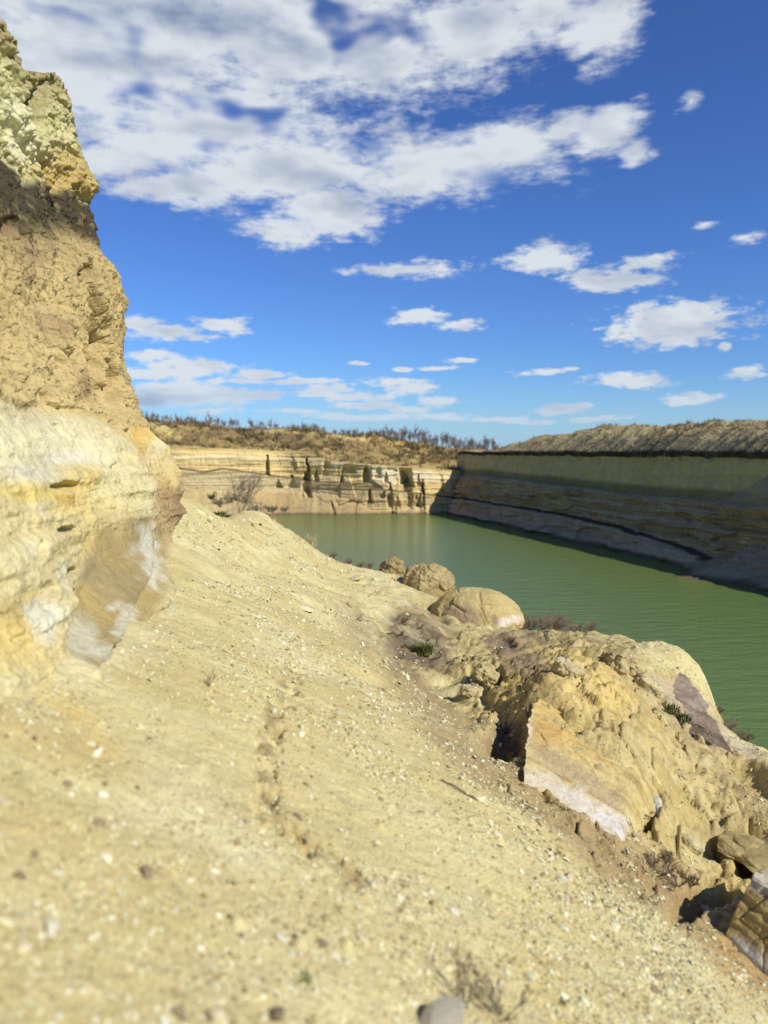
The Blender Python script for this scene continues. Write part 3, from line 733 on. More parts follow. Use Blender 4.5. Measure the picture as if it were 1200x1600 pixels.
# outward (away from the lake) direction
ox, oy = 0.963, 0.27
nC = len(tt)
nR1, nR2 = 300, 150
def zpx(lst):
    a = np.array(lst, float); pxv = 600 + F * wx / wy * (wy > 5) + 9999 * (wy <= 5); pyv = np.interp(pxv, a[:, 0], a[:, 1]); return (706 - pyv) / F * np.clip(wy, 55, 200)
zr_ = np.linspace(0, 1, nR1)
Zw = (-14 + 14 * zr_)[:, None] + np.zeros((1, nC)) + (TOPN := 0.45 * fbm(np.stack([tt * .12, tt * 0, tt * 0], 1), 1, 5, 40, gain=.6))[None, :] * zr_[:, None]
TT = np.repeat(tt[None, :], nR1, 0).ravel(); Zr = Zw.ravel(); ZN = Zr - np.repeat(TOPN[None, :], nR1, 0).ravel() * 1.0; thk = 0.62 + 0.45 * fbm(np.stack([TT * .5, TT * 0, TT * 0], 1), 1, 4, 140)
olow = np.repeat(zpx([(735,742),(860,758),(1000,775),(1150,787),(1300,800)])[None, :], nR1, 0).ravel()
seamr = np.repeat(zpx([(720,778),(790,790),(860,802),(960,822),(1030,845),(1090,864),(1200,905)])[None, :], nR1, 0).ravel()
Pq = np.stack([TT * 0.12, TT * 0, Zr * 0.45], 1)
out = np.zeros(len(Zr))                       # metres set back from the foot line
out += (Zr + 12) * 0.10
out += sst(Zr - olow, -0.25, 0.15) * 1.3        # ledge below the olive band
out -= sst(Zr - seamr, 0.35, -0.1) * 0.0
out += (1 - sst(Zr - seamr, -0.6, 0.15)) * -1.2  # foot stands forward below the seam
lw = 1 - sst(Zr - olow, -0.3, 0.1)
out += (worley(np.stack([TT * 0.16, Zr * 0.7, TT * 0], 1), 1, 41)[2] - .5) * 0.9 * lw
out += fbm(np.stack([TT * .05, TT * 0, Zr * 1.4], 1), 1, 5, 42) * 1.3 * lw + fbm(Pq, 2.0, 4, 43) * (0.5 + 0.5 * lw)
out += fbm(np.stack([TT * 1.1, TT * 0, Zr * .25], 1), 1, 4, 44, ridged=True) * 0.25 + fbm(np.stack([TT * .28, TT * 0, Zr * .06], 1), 1, 4, 141, ridged=True) * 0.55
out -= sst(ZN + thk, -.06, .06) * (0.25 + 0.2 * fbm(np.stack([TT * .8, TT * 0, TT * 0], 1), 1, 3, 46))   # dark topsoil overhangs a little
PXw = 600 + F * np.repeat((wx / np.maximum(wy, 5))[None, :], nR1, 0).ravel()
YW = np.repeat(wy[None, :], nR1, 0).ravel()
pyw = 706 - Zr / np.maximum(YW, 5) * F
# debris cones
def cone(cpx, topy, slope_px):
    return topy + np.abs(PXw - cpx) * slope_px
n1 = fbm(np.stack([TT * .4, TT * 0, Zr * .4], 1), 1, 3, 45)
c1 = np.clip(pyw - cone(1172, 850, 0.42) + n1 * 5, 0, 70); out -= c1 * 0.11
c2 = np.clip(pyw - cone(1170, 738, 0.55) + n1 * 8, 0, 48) * sst(olow - Zr, -3.6, -0.0 - 0.2) * 0 + np.clip(pyw - cone(1170, 738, 0.6) + n1 * 8, 0, 30) * (Zr > olow - 0.4); out -= c2 * 0.05
out -= np.clip(-10.3 + 0.8 * n1 - Zr, 0, 4) * 0.9
X = np.repeat(wx[None, :], nR1, 0).ravel() + ox * out; Y = YW + oy * out
RV = np.stack([X, Y, Zr], 1)
w1 = fbm(RV, 0.15, 4, 131); w2 = fbm(RV, 0.8, 4, 132); lay = fbm(np.stack([TT * .05, TT * 0, Zr * 2.2], 1), 1, 5, 133)
c = np.tile(np.array([0.215, 0.185, 0.125]), (len(RV), 1))
c = lerpc(c, np.clip(lay * 3.5, 0, 1) * .4, (0.30, 0.27, 0.20)); c = lerpc(c, np.clip(-lay * 3.5, 0, 1) * .35, (0.13, 0.11, 0.078))
c = lerpc(c, np.clip(w2 * 3 - .4, 0, 1) * .4, (0.24, 0.20, 0.14))
lay2_ = fbm(np.stack([TT * .25, TT * 0, Zr * 7], 1), 1, 4, 136); c = lerpc(c, np.clip(-lay2_ * 3.5 - .3, 0, 1) * .6, (0.07, 0.06, 0.04)); c = lerpc(c, np.clip(fbm(np.stack([TT * .3, TT * 0, Zr * .9], 1), 1, 4, 137) * 4 - 1, 0, 1) * .6, (0.40, 0.36, 0.29))
oli = sst(Zr - olow, -0.1, 0.1)
co = np.tile(np.array([0.30, 0.265, 0.14]), (len(RV), 1)); co = lerpc(co, np.clip(w1 * 3, 0, 1) * .4, (0.27, 0.25, 0.15))
dkb = 1 - sst(Zr - olow - 0.9 - 0.25 * w1, -0.2, 0.5); co = lerpc(co, dkb * .75, (0.085, 0.095, 0.045))
c = c * (1 - oli[:, None]) + co * oli[:, None]
c = lerpc(c, sst(ZN + thk, -.1, .08) * .95, (0.018, 0.015, 0.013))
c = lerpc(c, sst(Zr, -1.4, -0.7) * np.clip(w2 * 3, 0, 1) * .5, (0.10, 0.08, 0.05))
lowg = 1 - sst(Zr - seamr, -0.3, 0.0)
c = lerpc(c, lowg * .75, (0.26, 0.215, 0.155))
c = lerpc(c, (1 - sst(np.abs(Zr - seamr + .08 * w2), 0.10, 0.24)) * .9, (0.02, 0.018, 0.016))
c = lerpc(c, sst(c1, 1, 6) * .9, (0.19, 0.165, 0.125)); c = lerpc(c, sst(c2, 1, 6) * .8, (0.20, 0.165, 0.10))
c = lerpc(c, 1 - sst(Zr, -11.85, -11.4), (0.06, 0.06, 0.04))
# heaps
rim = RV.reshape(nR1, nC, 3)[-1]
pxc = np.where(wy > 5, 600 + F * wx / np.maximum(wy, 5), 1e4)
crest = np.interp(pxc, [715, 740, 760, 800, 850, 900, 950, 985, 1020, 1050, 1100, 1140, 1200, 1300], [706, 701, 688, 679, 673, 672, 666, 661, 662, 669, 660, 653, 652, 650])
zc = (706 - crest) / F * (np.clip(wy, 30, 200) + 3.0) * 1.10
zc[wy < 30] = zc[wy >= 30][-1]
CR = 9.0
rowsV = []; ss = np.concatenate([np.linspace(0.008, 1, nR2 - 40), 1 + np.linspace(0.02, 1, 28) * 1.6, 2.6 + np.linspace(0.1, 1, 12) ** 2 * 120])
for s in ss:
    q = s * CR
    if s <= 1: zz = zc * (0.25 * s + 0.75 * sst(s, 0.0, 1.0)) if False else zc * np.sin(min(s, 1) * pi / 2) ** 0.9 + TOPN * (1 - s)
    elif s <= 2.6: zz = zc * (1 - 0.5 * sst(s, 1, 2.6))
    else: zz = zc * 0.5 - 0.0 * s
    r = np.stack([rim[:, 0] + ox * q, rim[:, 1] + oy * q, zz], 1)
    am = float(sst(s, 0.0, 0.5)) * (1 - 0.7 * float(sst(s, 3, 8)))
    r[:, 2] += am * (fbm(r, 0.13, 4, 47) * 1.7 + fbm(r, 0.6, 3, 48) * 0.4 + (fbm(np.stack([tt * .12, tt * 0 + s * .8, tt * 0], 1), 1, 4, 49, ridged=True) - .3) * 0.5) + 0.02
    rowsV.append(r)
HV = np.concatenate(rowsV)
w1 = fbm(HV, 0.2, 4, 134); w2 = fbm(HV, 1.0, 4, 135)
hc = np.tile(np.array([0.36, 0.285, 0.135]), (len(HV), 1)); hc = lerpc(hc, np.clip(w1 * 3, 0, 1) * .6, (0.22, 0.18, 0.09)); hc = lerpc(hc, np.clip(-w2 * 3 - .3, 0, 1) * .6, (0.46, 0.39, 0.24))
hc = lerpc(hc, np.clip(w2 * 3 - .5, 0, 1) * .5, (0.12, 0.10, 0.05))
SSr = np.repeat(ss, nC); TTr = np.tile(tt, len(ss)); PXr = np.tile(pxc, len(ss))
hc = lerpc(hc, (1 - sst(SSr + w1 * .2, 0.10, 0.35)) * sst(PXr, 850, 1000) * .8, (0.135, 0.13, 0.07))
hc = lerpc(hc, (1 - sst(SSr + w2 * .1, 0.0, 0.06)) * .8, (0.07, 0.055, 0.04))
o = link('quarry_bank', make_mesh('quarry_bank', np.concatenate([RV, HV]), grid_faces(nR1 + nR2, nC), M_wall, np.concatenate([c * np.array([2.35, 1.85, 1.32]), hc]))); o['kind'] = 'structure'

scrub_mass('dry_scrub', HV, 1500, 72, .35, [(.16,.12,.06),(.26,.20,.10),(.38,.30,.16)], (SSr < 1.3) * (SSr > .1) * 1.0 * (HV[:, 1] > 40), 'sparse low weeds dotted over the spoil heaps above the shaded wall')

# ------------------------------------------------------------------ water
def water_mat():
    global N, L
    m = bpy.data.materials.new('lake_water'); m.use_nodes = True
    nt = m.node_tree; N = nt.nodes; L = nt.links
    b = N['Principled BSDF']
    t = nd('ShaderNodeTexCoord').outputs['Object']
    nb_ = noise3(t, 0.05, 3)
    L.new(mixc(nb_.outputs[0], (0.150, 0.205, 0.042, 1), (0.115, 0.190, 0.058, 1)), b.inputs['Base Color'])
    b.inputs['Roughness'].default_value = 0.12; b.inputs['IOR'].default_value = 1.33; b.inputs['Specular IOR Level'].default_value = 0.5
    r = nd('ShaderNodeMapping'); r.inputs['Rotation'].default_value = (0, 0, radians(12)); r.inputs['Scale'].default_value = (0.55, 1.6, 1); L.new(t, r.inputs[0])
    n1 = noise3(r.outputs[0], 0.9, 4, 0.55); n2 = noise3(r.outputs[0], 3.6, 3, 0.6)
    b1 = nd('ShaderNodeBump'); b1.inputs['Distance'].default_value = 0.13; b1.inputs['Strength'].default_value = 1.0; L.new(n1.outputs[0], b1.inputs['Height'])
    b2 = nd('ShaderNodeBump'); b2.inputs['Distance'].default_value = 0.03; b2.inputs['Strength'].default_value = 1.0; L.new(n2.outputs[0], b2.inputs['Height']); L.new(b1.outputs[0], b2.inputs['Normal'])
    L.new(b2.outputs[0], b.inputs['Normal'])
    return m
xx, yy = np.meshgrid(np.linspace(-130, 90, 60), np.linspace(-120, 175, 80))
V = np.stack([xx.ravel(), yy.ravel(), np.full(xx.size, WZ)], 1)
o = link('water', make_mesh('water', V, grid_faces(80, 60), water_mat())); o['kind'] = 'structure'

# ------------------------------------------------------------------ rocks
def cube_grid(n):
    """unit cube surface as welded grid of (u,v,w) in 0..1"""
    idx = {}; V = []; Fc = []
    def vid(a, b, c):
        k = (a, b, c)
        if k not in idx: idx[k] = len(V); V.append((a / n, b / n, c / n))
        return idx[k]
    for ax in range(3):
        for side in (0, n):
            for i in range(n):
                for j in range(n):
                    q = []
                    for (p, r) in ((i, j), (i + 1, j), (i + 1, j + 1), (i, j + 1)):
                        k = [0, 0, 0]; k[ax] = side; k[(ax + 1) % 3] = p; k[(ax + 2) % 3] = r; q.append(vid(*k))
                    Fc.append(q if side else q[::-1])
    return np.array(V), np.array(Fc)

def hexa(front, back, n=40, rnd=0.25, amp=(0.05, 0.02), seed=0, strata=0.0, sdir=(0.35, 0.1, 1.0), sfreq=6):
    """eight corners (front bl, br, tr, tl, then the same behind) filled by a rounded, weathered block"""
    U, Fc = cube_grid(n)
    c = np.array(list(front) + list(back), float)
    Uc = U * 2 - 1
    r = np.linalg.norm(Uc, axis=1, keepdims=True) / np.max(np.abs(Uc), axis=1, keepdims=True)
    Us = Uc * (1 - rnd + rnd / r); Us = (Us + 1) / 2
    u, v, w = Us.T
    V = 0
    for k, (a, b, d) in enumerate([(0,0,0),(1,0,0),(1,0,1),(0,0,1),(0,1,0),(1,1,0),(1,1,1),(0,1,1)]):
        wt = (u if a else 1 - u) * (v if b else 1 - v) * (w if d else 1 - w); V = V + wt[:, None] * c[k][None]
    ce = c.mean(0); D = V - ce; D /= np.linalg.norm(D, axis=1, keepdims=True) + 1e-6
    nn = fbm(V, 1.6, 4, seed + 200) * amp[0] + fbm(V, 7, 4, seed + 201) * amp[1]
    f1, e, cid = worley(V, 2.6, seed + 5); nn += (cid - .5) * amp[0] * .8 * sst(e, 0, .2)
    if strata:
        q = V @ np.array(sdir) + 0.05 * fbm(V, 2, 3, seed + 9)
        nn += strata * fbm(np.stack([q * sfreq, q * 0, q * 0], 1), 1, 4, seed + 10)
        st = q * sfreq * .45 + fbm(V, 1.2, 3, seed + 11) * .8; fr_ = st - np.floor(st); nn += strata * 1.1 * (sst(fr_, 0, .12) * (1 - fr_) - .4) * np.clip(.4 + fbm(V, 1.5, 3, seed + 12) * 2.5, 0, 1.2)
        nn -= strata * 1.2 * (1 - sst(e, 0, .035)) * (amp[0] < .06) * .5
    V = V + D * nn[:, None]
    return V, Fc

def rock_obj(name, V, Fc, col, label, cat='rock', group=None, mat=None, smoothf=True, kind=None):
    o = link(name, make_mesh(name, V, Fc, mat or M_rock, col, smoothf))
    tag(o, label, cat, group); return o

def rock_tint(V, base, dark, pale, seed=0, sdir=None, sfreq=6, amt=.6):
    w1 = fbm(V, 1.2, 4, seed + 300); w2 = fbm(V, 5, 4, seed + 301)
    c = np.tile(np.array(base, float), (len(V), 1))
    c = lerpc(c, np.clip(w1 * 3, 0, 1) * .6, pale); c = lerpc(c, np.clip(w2 * 3 - .1, 0, 1) * .5, dark)
    if sdir is not None:
        q = V @ np.array(sdir) + 0.05 * fbm(V, 2, 3, seed + 9)
        b = fbm(np.stack([q * sfreq, q * 0, q * 0], 1), 1, 4, seed + 10)
        c = lerpc(c, np.clip(-b * 3.4 - .2, 0, 1) * amt, dark); c = lerpc(c, np.clip(b * 3, 0, 1) * amt * .6, pale)
    return c * np.array([0.92, 0.92, 0.82])

def blob(cx, cy, d, rx, ry, rz, seed, amp=.12, n=40, tilt=0.0, power=2.2, sink=0.0):
    U, Fc = cube_grid(n); Uc = U * 2 - 1
    Dn = Uc / np.linalg.norm(Uc, axis=1, keepdims=True)
    r = (np.abs(Dn) ** power).sum(1) ** (-1 / power)
    V = Dn * r[:, None] * np.array([rx, ry, rz])[None]
    k = fbm(V + seed * 7, 1.3 / max(rx, .2) * .8, 4, seed + 400) * amp * 1.6
    f1, e, cid = worley(V + seed * 3, 2.4 / max(rx, .2), seed + 7); k += (cid - .5) * amp * .9 * sst(e, 0, .18) - sst(.06 - e, 0, .06) * amp * .25
    k += fbm(V, 9 / max(rx, .3), 3, seed + 401) * amp * .35
    V = V * (1 + k[:, None])
    a = radians(tilt); x, z = V[:, 0].copy(), V[:, 2].copy(); V[:, 0] = x * cos(a) + z * sin(a); V[:, 2] = -x * sin(a) + z * cos(a)
    return V + unp(cx, cy, d)[None], Fc

# the bedded slab with a salt-white lower edge
fr = [unp(812,1226,7.30), unp(972,1322,6.80), unp(994,1192,8.25), unp(826,1094,9.0)]
bk = [unp(838,1238,8.2), unp(1020,1330,7.9), unp(1080,1200,9.6), unp(872,1078,10.4)]
e_ = fr[1] - fr[0]; u_ = fr[3] - fr[0]; k_ = np.cross(e_, u_); sd = np.cross(e_, k_); sd = sd / np.linalg.norm(sd)
V, Fc = hexa(fr, bk, 130, .16, (.10, .04), 1, .026, sd, 10)
px, py, _ = proj(V); w2 = fbm(V, 5, 4, 77); w1 = fbm(V, 1.8, 4, 78)
c = rock_tint(V, (.58, .45, .20), (.30, .20, .09), (.68, .57, .32), 1, sd, 9, .9)
c = lerpc(c, ell(px, py, 880, 1125, 60, 40, 30, .5, w2 * .6) * .7, (.60, .42, .13)); c = lerpc(c, ell(px, py, 845, 1150, 30, 26, 0, .5, w2) * .5, (.46, .27, .09))
c = lerpc(c, np.clip(w1 * 3 - .2, 0, 1) * .5, (.40, .30, .17)); c = lerpc(c, ell(px, py, 900, 1210, 80, 14, 33, .5, w2 * .9) * .6, (.40, .31, .19))
c = lerpc(c, ell(px, py, 905, 1255, 92, 18, 33, .6, w2 * 1.6) * .7, (.66, .61, .52)); c = lerpc(c, ell(px, py, 822, 1130, 8, 50, 0, .6, w2 * 1.5) * .6, (.66, .60, .46))
c = lerpc(c, ell(px, py, 955, 1290, 26, 16, 30, .6, w2 * 1.6) * .7, (.70, .66, .58))
rock_obj('rock_slab', V, Fc, c, 'large tilted slab of bedded yellow sandstone with a salt-white lower edge', 'rock')

# the toothed block at the lower right
fr = [unp(1118,1490,5.55), unp(1240,1680,4.5), unp(1300,1450,5.1), unp(1172,1368,6.1)]
bk = [unp(1165,1440,6.9), unp(1330,1560,6.4), unp(1340,1420,6.8), unp(1205,1345,7.4)]
sd = (0.75, 0.2, 1.0)
V, Fc = hexa(fr, bk, 80, .08, (.05, .02), 2, .04, sd, 8)
px, py, _ = proj(V); w2 = fbm(V, 5, 4, 79)
c = rock_tint(V, (.50, .37, .155), (.26, .17, .08), (.58, .45, .22), 2, sd, 8, .6)
c = lerpc(c, ell(px, py, 1185, 1375, 16, 26, -30, .5, w2 * .5) * .7, (.60, .55, .46)); c = lerpc(c, ell(px, py, 1160, 1500, 40, 18, 50, .5, w2 * .6) * .8, (.62, .56, .50))
c = lerpc(c, ell(px, py, 1180, 1520, 26, 60, -40, .5, w2 * .8) * .6, (.70, .66, .60)); c = lerpc(c, ell(px, py, 1130, 1520, 26, 50, -40, .5, w2 * .6) * .7, (.50, .30, .13))
rock_obj('rock_block', V, Fc, c, 'pointed brown block casting a dark shadow at the lower right edge', 'rock')

# layered ledge above the water
for k, (q, lb) in enumerate([
        ([(1000,1085,13.2),(1112,1120,11.8),(1108,1104,12.2),(1004,1066,13.6)], 'uppermost purple grey plate of the layered ledge above the water'),
        ([(1020,1106,12.6),(1126,1150,11.2),(1122,1126,11.6),(1016,1088,13.0)], 'middle plate of the layered ledge, streaked white and purple'),
        ([(1052,1136,11.9),(1152,1184,10.5),(1140,1158,10.9),(1048,1112,12.3)], 'lowest plate of the layered ledge, nearest the slope')]):
    fr = [unp(*c_) for c_ in q]; o_ = np.array([.25, 1.5, .10]); bk = [f_ + o_ for f_ in fr]
    sd = (0.42, 0.1, 1.0)
    V, Fc = hexa(fr, bk, 60, .3, (.13, .05), 30 + k, .07, sd, 9)
    c = rock_tint(V, (.44, .335, .25), (.24, .17, .13), (.70, .62, .50), 30 + k, sd, 9, .95)
    rock_obj('rock_plate', V, Fc, c, lb, 'rock')

# small wedge standing in the sand
fr = [unp(974,1266,8.2), unp(1008,1278,7.9), unp(1004,1240,8.1), unp(982,1214,8.3)]
bk = [unp(1000,1266,8.5), unp(1030,1278,8.3), unp(1020,1246,8.4), unp(990,1216,8.5)]
V, Fc = hexa(fr, bk, 30, .15, (.03, .012), 4, .02, (0.3, 0, 1), 14)
rock_obj('rock_wedge', V, Fc, rock_tint(V, (.38, .29, .17), (.22, .16, .10), (.62, .56, .44), 4, (.3, 0, 1), 14), 'small upright fin of grey brown rock standing beside the bedded slab', 'rock')
fr = [unp(1012,1290,8.0), unp(1040,1296,7.9), unp(1030,1244,8.2), unp(1014,1240,8.25)]
bk = [unp(1022,1290,8.3), unp(1050,1292,8.2), unp(1036,1246,8.4), unp(1020,1240,8.5)]
V, Fc = hexa(fr, bk, 24, .2, (.03, .012), 5, .02, (0.3, 0, 1), 14)
rock_obj('rock_wedge', V, Fc, rock_tint(V, (.58, .54, .46), (.34, .28, .2), (.74, .72, .68), 5, (.3, 0, 1), 14), 'whitish rock fragment just right of the upright grey brown fin', 'rock')

for k, (qx, qy, dd, sz, lb) in enumerate([(975,1030,12.8,.30,'pale angular rock embedded near the crest of the yellow outcrop'),(1012,1052,12.4,.22,'small pale rock just above the layered ledge'),(955,1022,13.2,.16,'small cream rock beside the pale angular rock on the crest'),
        (888,1078,10.4,.20,'ochre rock lump above the bedded slab'),(760,1062,12.2,.20,'brown crumbly rock lump above the dark hollow'),(735,1085,11.6,.16,'small crumbly rock lump left of the dark hollow'),(1060,1185,9.2,.14,'flat tan rock on the bare yellow slope right of the bedded slab'),
        (1080,1300,7.9,.12,'knobbly olive rock at the rim of the dark hollow'),(1120,1290,8.1,.15,'brown rock above the curved overhanging layers')]):
    V, Fc = blob(qx, qy, dd, sz, sz * .9, sz * .62, 60 + k, .28, 26, 25, 3.2)
    zz = ground_z(np.array([V[:, 0].mean()]), np.array([V[:, 1].mean()]))[0]; V[:, 2] += zz - V[:, 2].mean() + sz * .12
    rock_obj('rock', V, Fc, rock_tint(V, (.54, .44, .24), (.30, .22, .12), (.68, .60, .42), 60 + k), lb, 'rock')

# curved overhanging layers in the hollow at the right edge
fr = [unp(1110,1330,8.0), unp(1240,1400,7.2), unp(1250,1330,7.9), unp(1120,1292,8.5)]
bk = [unp(1120,1310,9.2), unp(1260,1370,8.4), unp(1262,1300,9.0), unp(1130,1275,9.6)]
V, Fc = hexa(fr, bk, 60, .5, (.12, .04), 6, .06, (0.5, 0.1, 1), 8)
rock_obj('rock_ledge', V, Fc, rock_tint(V, (.44, .34, .16), (.20, .14, .075), (.56, .46, .25), 6, (.5, .1, 1), 8, .8), 'curved overhanging layers of brown rock behind the pointed block', 'rock')
fr = [unp(1130,1190,11.0), unp(1260,1260,10.0), unp(1270,1215,10.6), unp(1130,1160,11.6)]
bk = [unp(1120,1175,12.4), unp(1290,1240,11.4), unp(1290,1195,11.8), unp(1120,1152,12.6)]
V, Fc = hexa(fr, bk, 50, .5, (.12, .05), 7, .06, (0.42, 0.1, 1), 6)
rock_obj('rock_ledge', V, Fc, rock_tint(V, (.46, .38, .20), (.24, .18, .10), (.62, .54, .36), 7, (.42, .1, 1), 6, .8), 'low olive brown ledge at the right edge where the slope meets the water', 'rock')

V, Fc = blob(668, 915, 24.0, .82, .8, .68, 11, .17, 70, 18)
rock_obj('boulder', V, Fc, rock_tint(V, (.42, .33, .17), (.22, .155, .085), (.56, .47, .27), 11, (-.6, 0, 1), 2.2, .5), 'rounded furrowed boulder at the brink, right of the dark jagged one', 'boulder')
V, Fc = blob(613, 893, 25.5, .46, .5, .46, 12, .26, 50, 10)
rock_obj('boulder', V, Fc, rock_tint(V, (.36, .28, .15), (.15, .11, .07), (.54, .46, .28), 12), 'dark jagged boulder at the brink, leftmost of the boulders against the water', 'boulder')
V, Fc = blob(588, 897, 25.2, .16, .25, .14, 13, .16, 24, 10)
V, Fc = blob(748, 980, 21.5, 1.42, 1.2, 1.12, 14, .065, 80, 16, 2.1)
px, py, _ = proj(V); w2 = fbm(V, 3, 4, 79)
c = rock_tint(V, (.52, .41, .19), (.36, .26, .12), (.60, .50, .26), 14)
c = lerpc(c, ell(px, py, 720, 962, 34, 16, 10, .5, w2) * .6, (.28, .20, .15)); c = lerpc(c, ell(px, py, 790, 972, 22, 8, -10, .5, w2) * .8, (.70, .62, .52)); c = lerpc(c, ell(px, py, 773, 970, 6, 12, 0, .5, w2) * .8, (.24, .17, .12))
rock_obj('boulder', V, Fc, c, 'broad smooth dome of yellow sandstone bulging against the green water', 'boulder')

# ------------------------------------------------------------------ stones and chips on the scree
def rock_proto(name, seed, mat, flat=.6, cuts=9):
    r = np.random.default_rng(seed)
    U, Fc = cube_grid(4); Uc = U * 2 - 1; Dn = Uc / np.linalg.norm(Uc, axis=1, keepdims=True)
    rad = np.full(len(Dn), 1.0)
    for _ in range(cuts):
        n = r.normal(size=3); n /= np.linalg.norm(n); h = r.uniform(.55, .9)
        dd = Dn @ n; rad = np.where(dd > .01, np.minimum(rad, h / np.maximum(dd, .01)), rad)
    V = Dn * rad[:, None] * np.array([1, r.uniform(.6, .9), flat * r.uniform(.7, 1.1)])
    return V, Fc

def surf(x, y):
    z = ground_z(x, y); e = 0.03
    zx = ground_z(x + e, y); zy = ground_z(x, y + e)
    n = np.stack([-(zx - z) / e, -(zy - z) / e, np.ones(len(x))], 1); n /= np.linalg.norm(n, axis=1, keepdims=True)
    return z, n

def sample_ground(n, seed, pxr=(-60, 1260), pyr=(800, 1680), wfun=None):
    """points of the slope that the walker can see, drawn evenly over the view"""
    r = np.random.default_rng(seed)
    px = r.uniform(*pxr, n * 6); py = r.uniform(*pyr, n * 6)
    a, b = ratios(px, py)
    # march along each line of sight to the slope
    d = np.full(len(px), np.nan); prev = np.full(len(px), 1.2); done = np.zeros(len(px), bool)
    for s in np.exp(np.linspace(np.log(1.2), np.log(28), 150)):
        z = ground_base(a * s, np.full(len(a), s)); hit = (~done) & (z >= b * s)
        d[hit] = s; done |= hit
    ok = done & ((a * d > -2.6) | (d > 12))
    ok &= ~((a * d < -1.9) & (d < 6.5)); ok &= ~((a * d < -2.45) & (d < 11.8))
    px, py, a, b, d = px[ok], py[ok], a[ok], b[ok], d[ok]
    if wfun is not None:
        k = r.uniform(0, 1, len(px)) < wfun(px, py, a * d, d); px, py, a, b, d = px[k], py[k], a[k], b[k], d[k]
    d = d * r.uniform(.985, 1.015, len(d))
    return px[:n], py[:n], (a * d)[:n], d[:n]

def chipw(px, py, x, y):
    n = fbm(np.stack([x * 1.4, y * .6, x * 0], 1), .9, 4, 81) * 2.2 + .35
    w = np.clip(n, .06, 1)
    w = w * (.35 + .65 * np.clip(ell(px, py, 600, 1120, 70, 170, -38, .6) + ell(px, py, 850, 1400, 170, 260, -30, .6) + ell(px, py, 1100, 1560, 160, 80, 20, .6) + ell(px, py, 480, 960, 60, 120, -30, .6) + 1.5 * ell(px, py, 380, 850, 150, 70, 40, .6) + ell(px, py, 500, 920, 120, 60, 35, .6), 0, 1))
    w = w * (1 - .85 * ell(px, py, 1000, 1180, 260, 110, 42, .3)) * (1 - .8 * ell(px, py, 648, 1005, 60, 60, 0, .4))
    return w * (.30 + .70 * sst(y, 2.6, 5.5)) 
def frames(nrm, r):
    t = r.normal(size=nrm.shape); t -= (t * nrm).sum(1, keepdims=True) * nrm; t /= np.linalg.norm(t, axis=1, keepdims=True)
    return t, np.cross(nrm, t)

def scatter_mass(name, n, seed, size, mat, wf, tint=None):
    r = np.random.default_rng(seed)
    px, py, x, y = sample_ground(n, seed, wfun=wf)
    z, nrm = surf(x, y); nrm = nrm + r.normal(size=nrm.shape) * .35; nrm /= np.linalg.norm(nrm, axis=1, keepdims=True)
    t, b = frames(nrm, r)
    s = size * np.exp(r.normal(0, .45, len(x))) * (.45 + .50 * np.clip(y / 8, .3, 3.2) ** 1.15)
    # twelve-sided chip: squashed double pyramid with cut corners
    k = 5
    Vs = []; 
    ang = (np.arange(k) * 2 * pi / k)[None, :] + r.uniform(0, 6, (len(x), 1)) + r.normal(0, .25, (len(x), k))
    rad = s[:, None] * r.uniform(.6, 1.1, (len(x), k))
    c0 = np.stack([x, y, z], 1)[:, None, :]
    ring1 = c0 + (rad * np.cos(ang))[..., None] * t[:, None] + (rad * np.sin(ang) * .75)[..., None] * b[:, None] - nrm[:, None] * (s * .1)[:, None, None]
    ring2 = c0 + (rad * .7 * np.cos(ang))[..., None] * t[:, None] + (rad * .5 * np.sin(ang))[..., None] * b[:, None] + nrm[:, None] * (s[:, None] * r.uniform(.25, .6, (len(x), k)))[..., None]
    topc = c0[:, 0] + nrm * (s * .55)[:, None]
    V = np.concatenate([ring1, ring2, topc[:, None]], 1)          # 2k+1 per chip
    m = 2 * k + 1
    base = (np.arange(len(x)) * m)[:, None, None]
    tri = []
    for i in range(k):
        j = (i + 1) % k
        tri += [(i, j, k + j), (i, k + j, k + i), (k + i, k + j, 2 * k)]
    T = base + np.array(tri)[None]
    V = V.reshape(-1, 3); T = T.reshape(-1, 3)
    col = None
    if tint is not None:
        tt_ = np.array(tint); kk = r.integers(0, len(tt_), len(x)); cc = tt_[kk] * np.array([0.93, 0.94, 0.82]) * r.uniform(.75, 1.12, (len(x), 1)); col = np.repeat(cc, m, 0)
    o = link(name, make_mesh(name, V, T, mat, col, False)); return o
o = scatter_mass('stone_chips', 30000, 51, .0155, M_mass, chipw, [(.70,.65,.46),(.62,.54,.33),(.76,.72,.56),(.55,.46,.25),(.66,.60,.38),(.40,.31,.17)])
tag(o, 'litter of small pale stone chips spread over the sandy slope', 'stones'); o['kind'] = 'stuff'
o = scatter_mass('gravel', 36000, 52, .008, M_mass, lambda px, py, x, y: np.clip(.5 + chipw(px, py, x, y), 0, 1) * (px > -50), [(.60,.53,.32),(.52,.43,.23),(.45,.36,.19),(.66,.60,.40),(.34,.26,.14)])
tag(o, 'fine sandy gravel strewn across the whole slope', 'gravel'); o['kind'] = 'stuff'

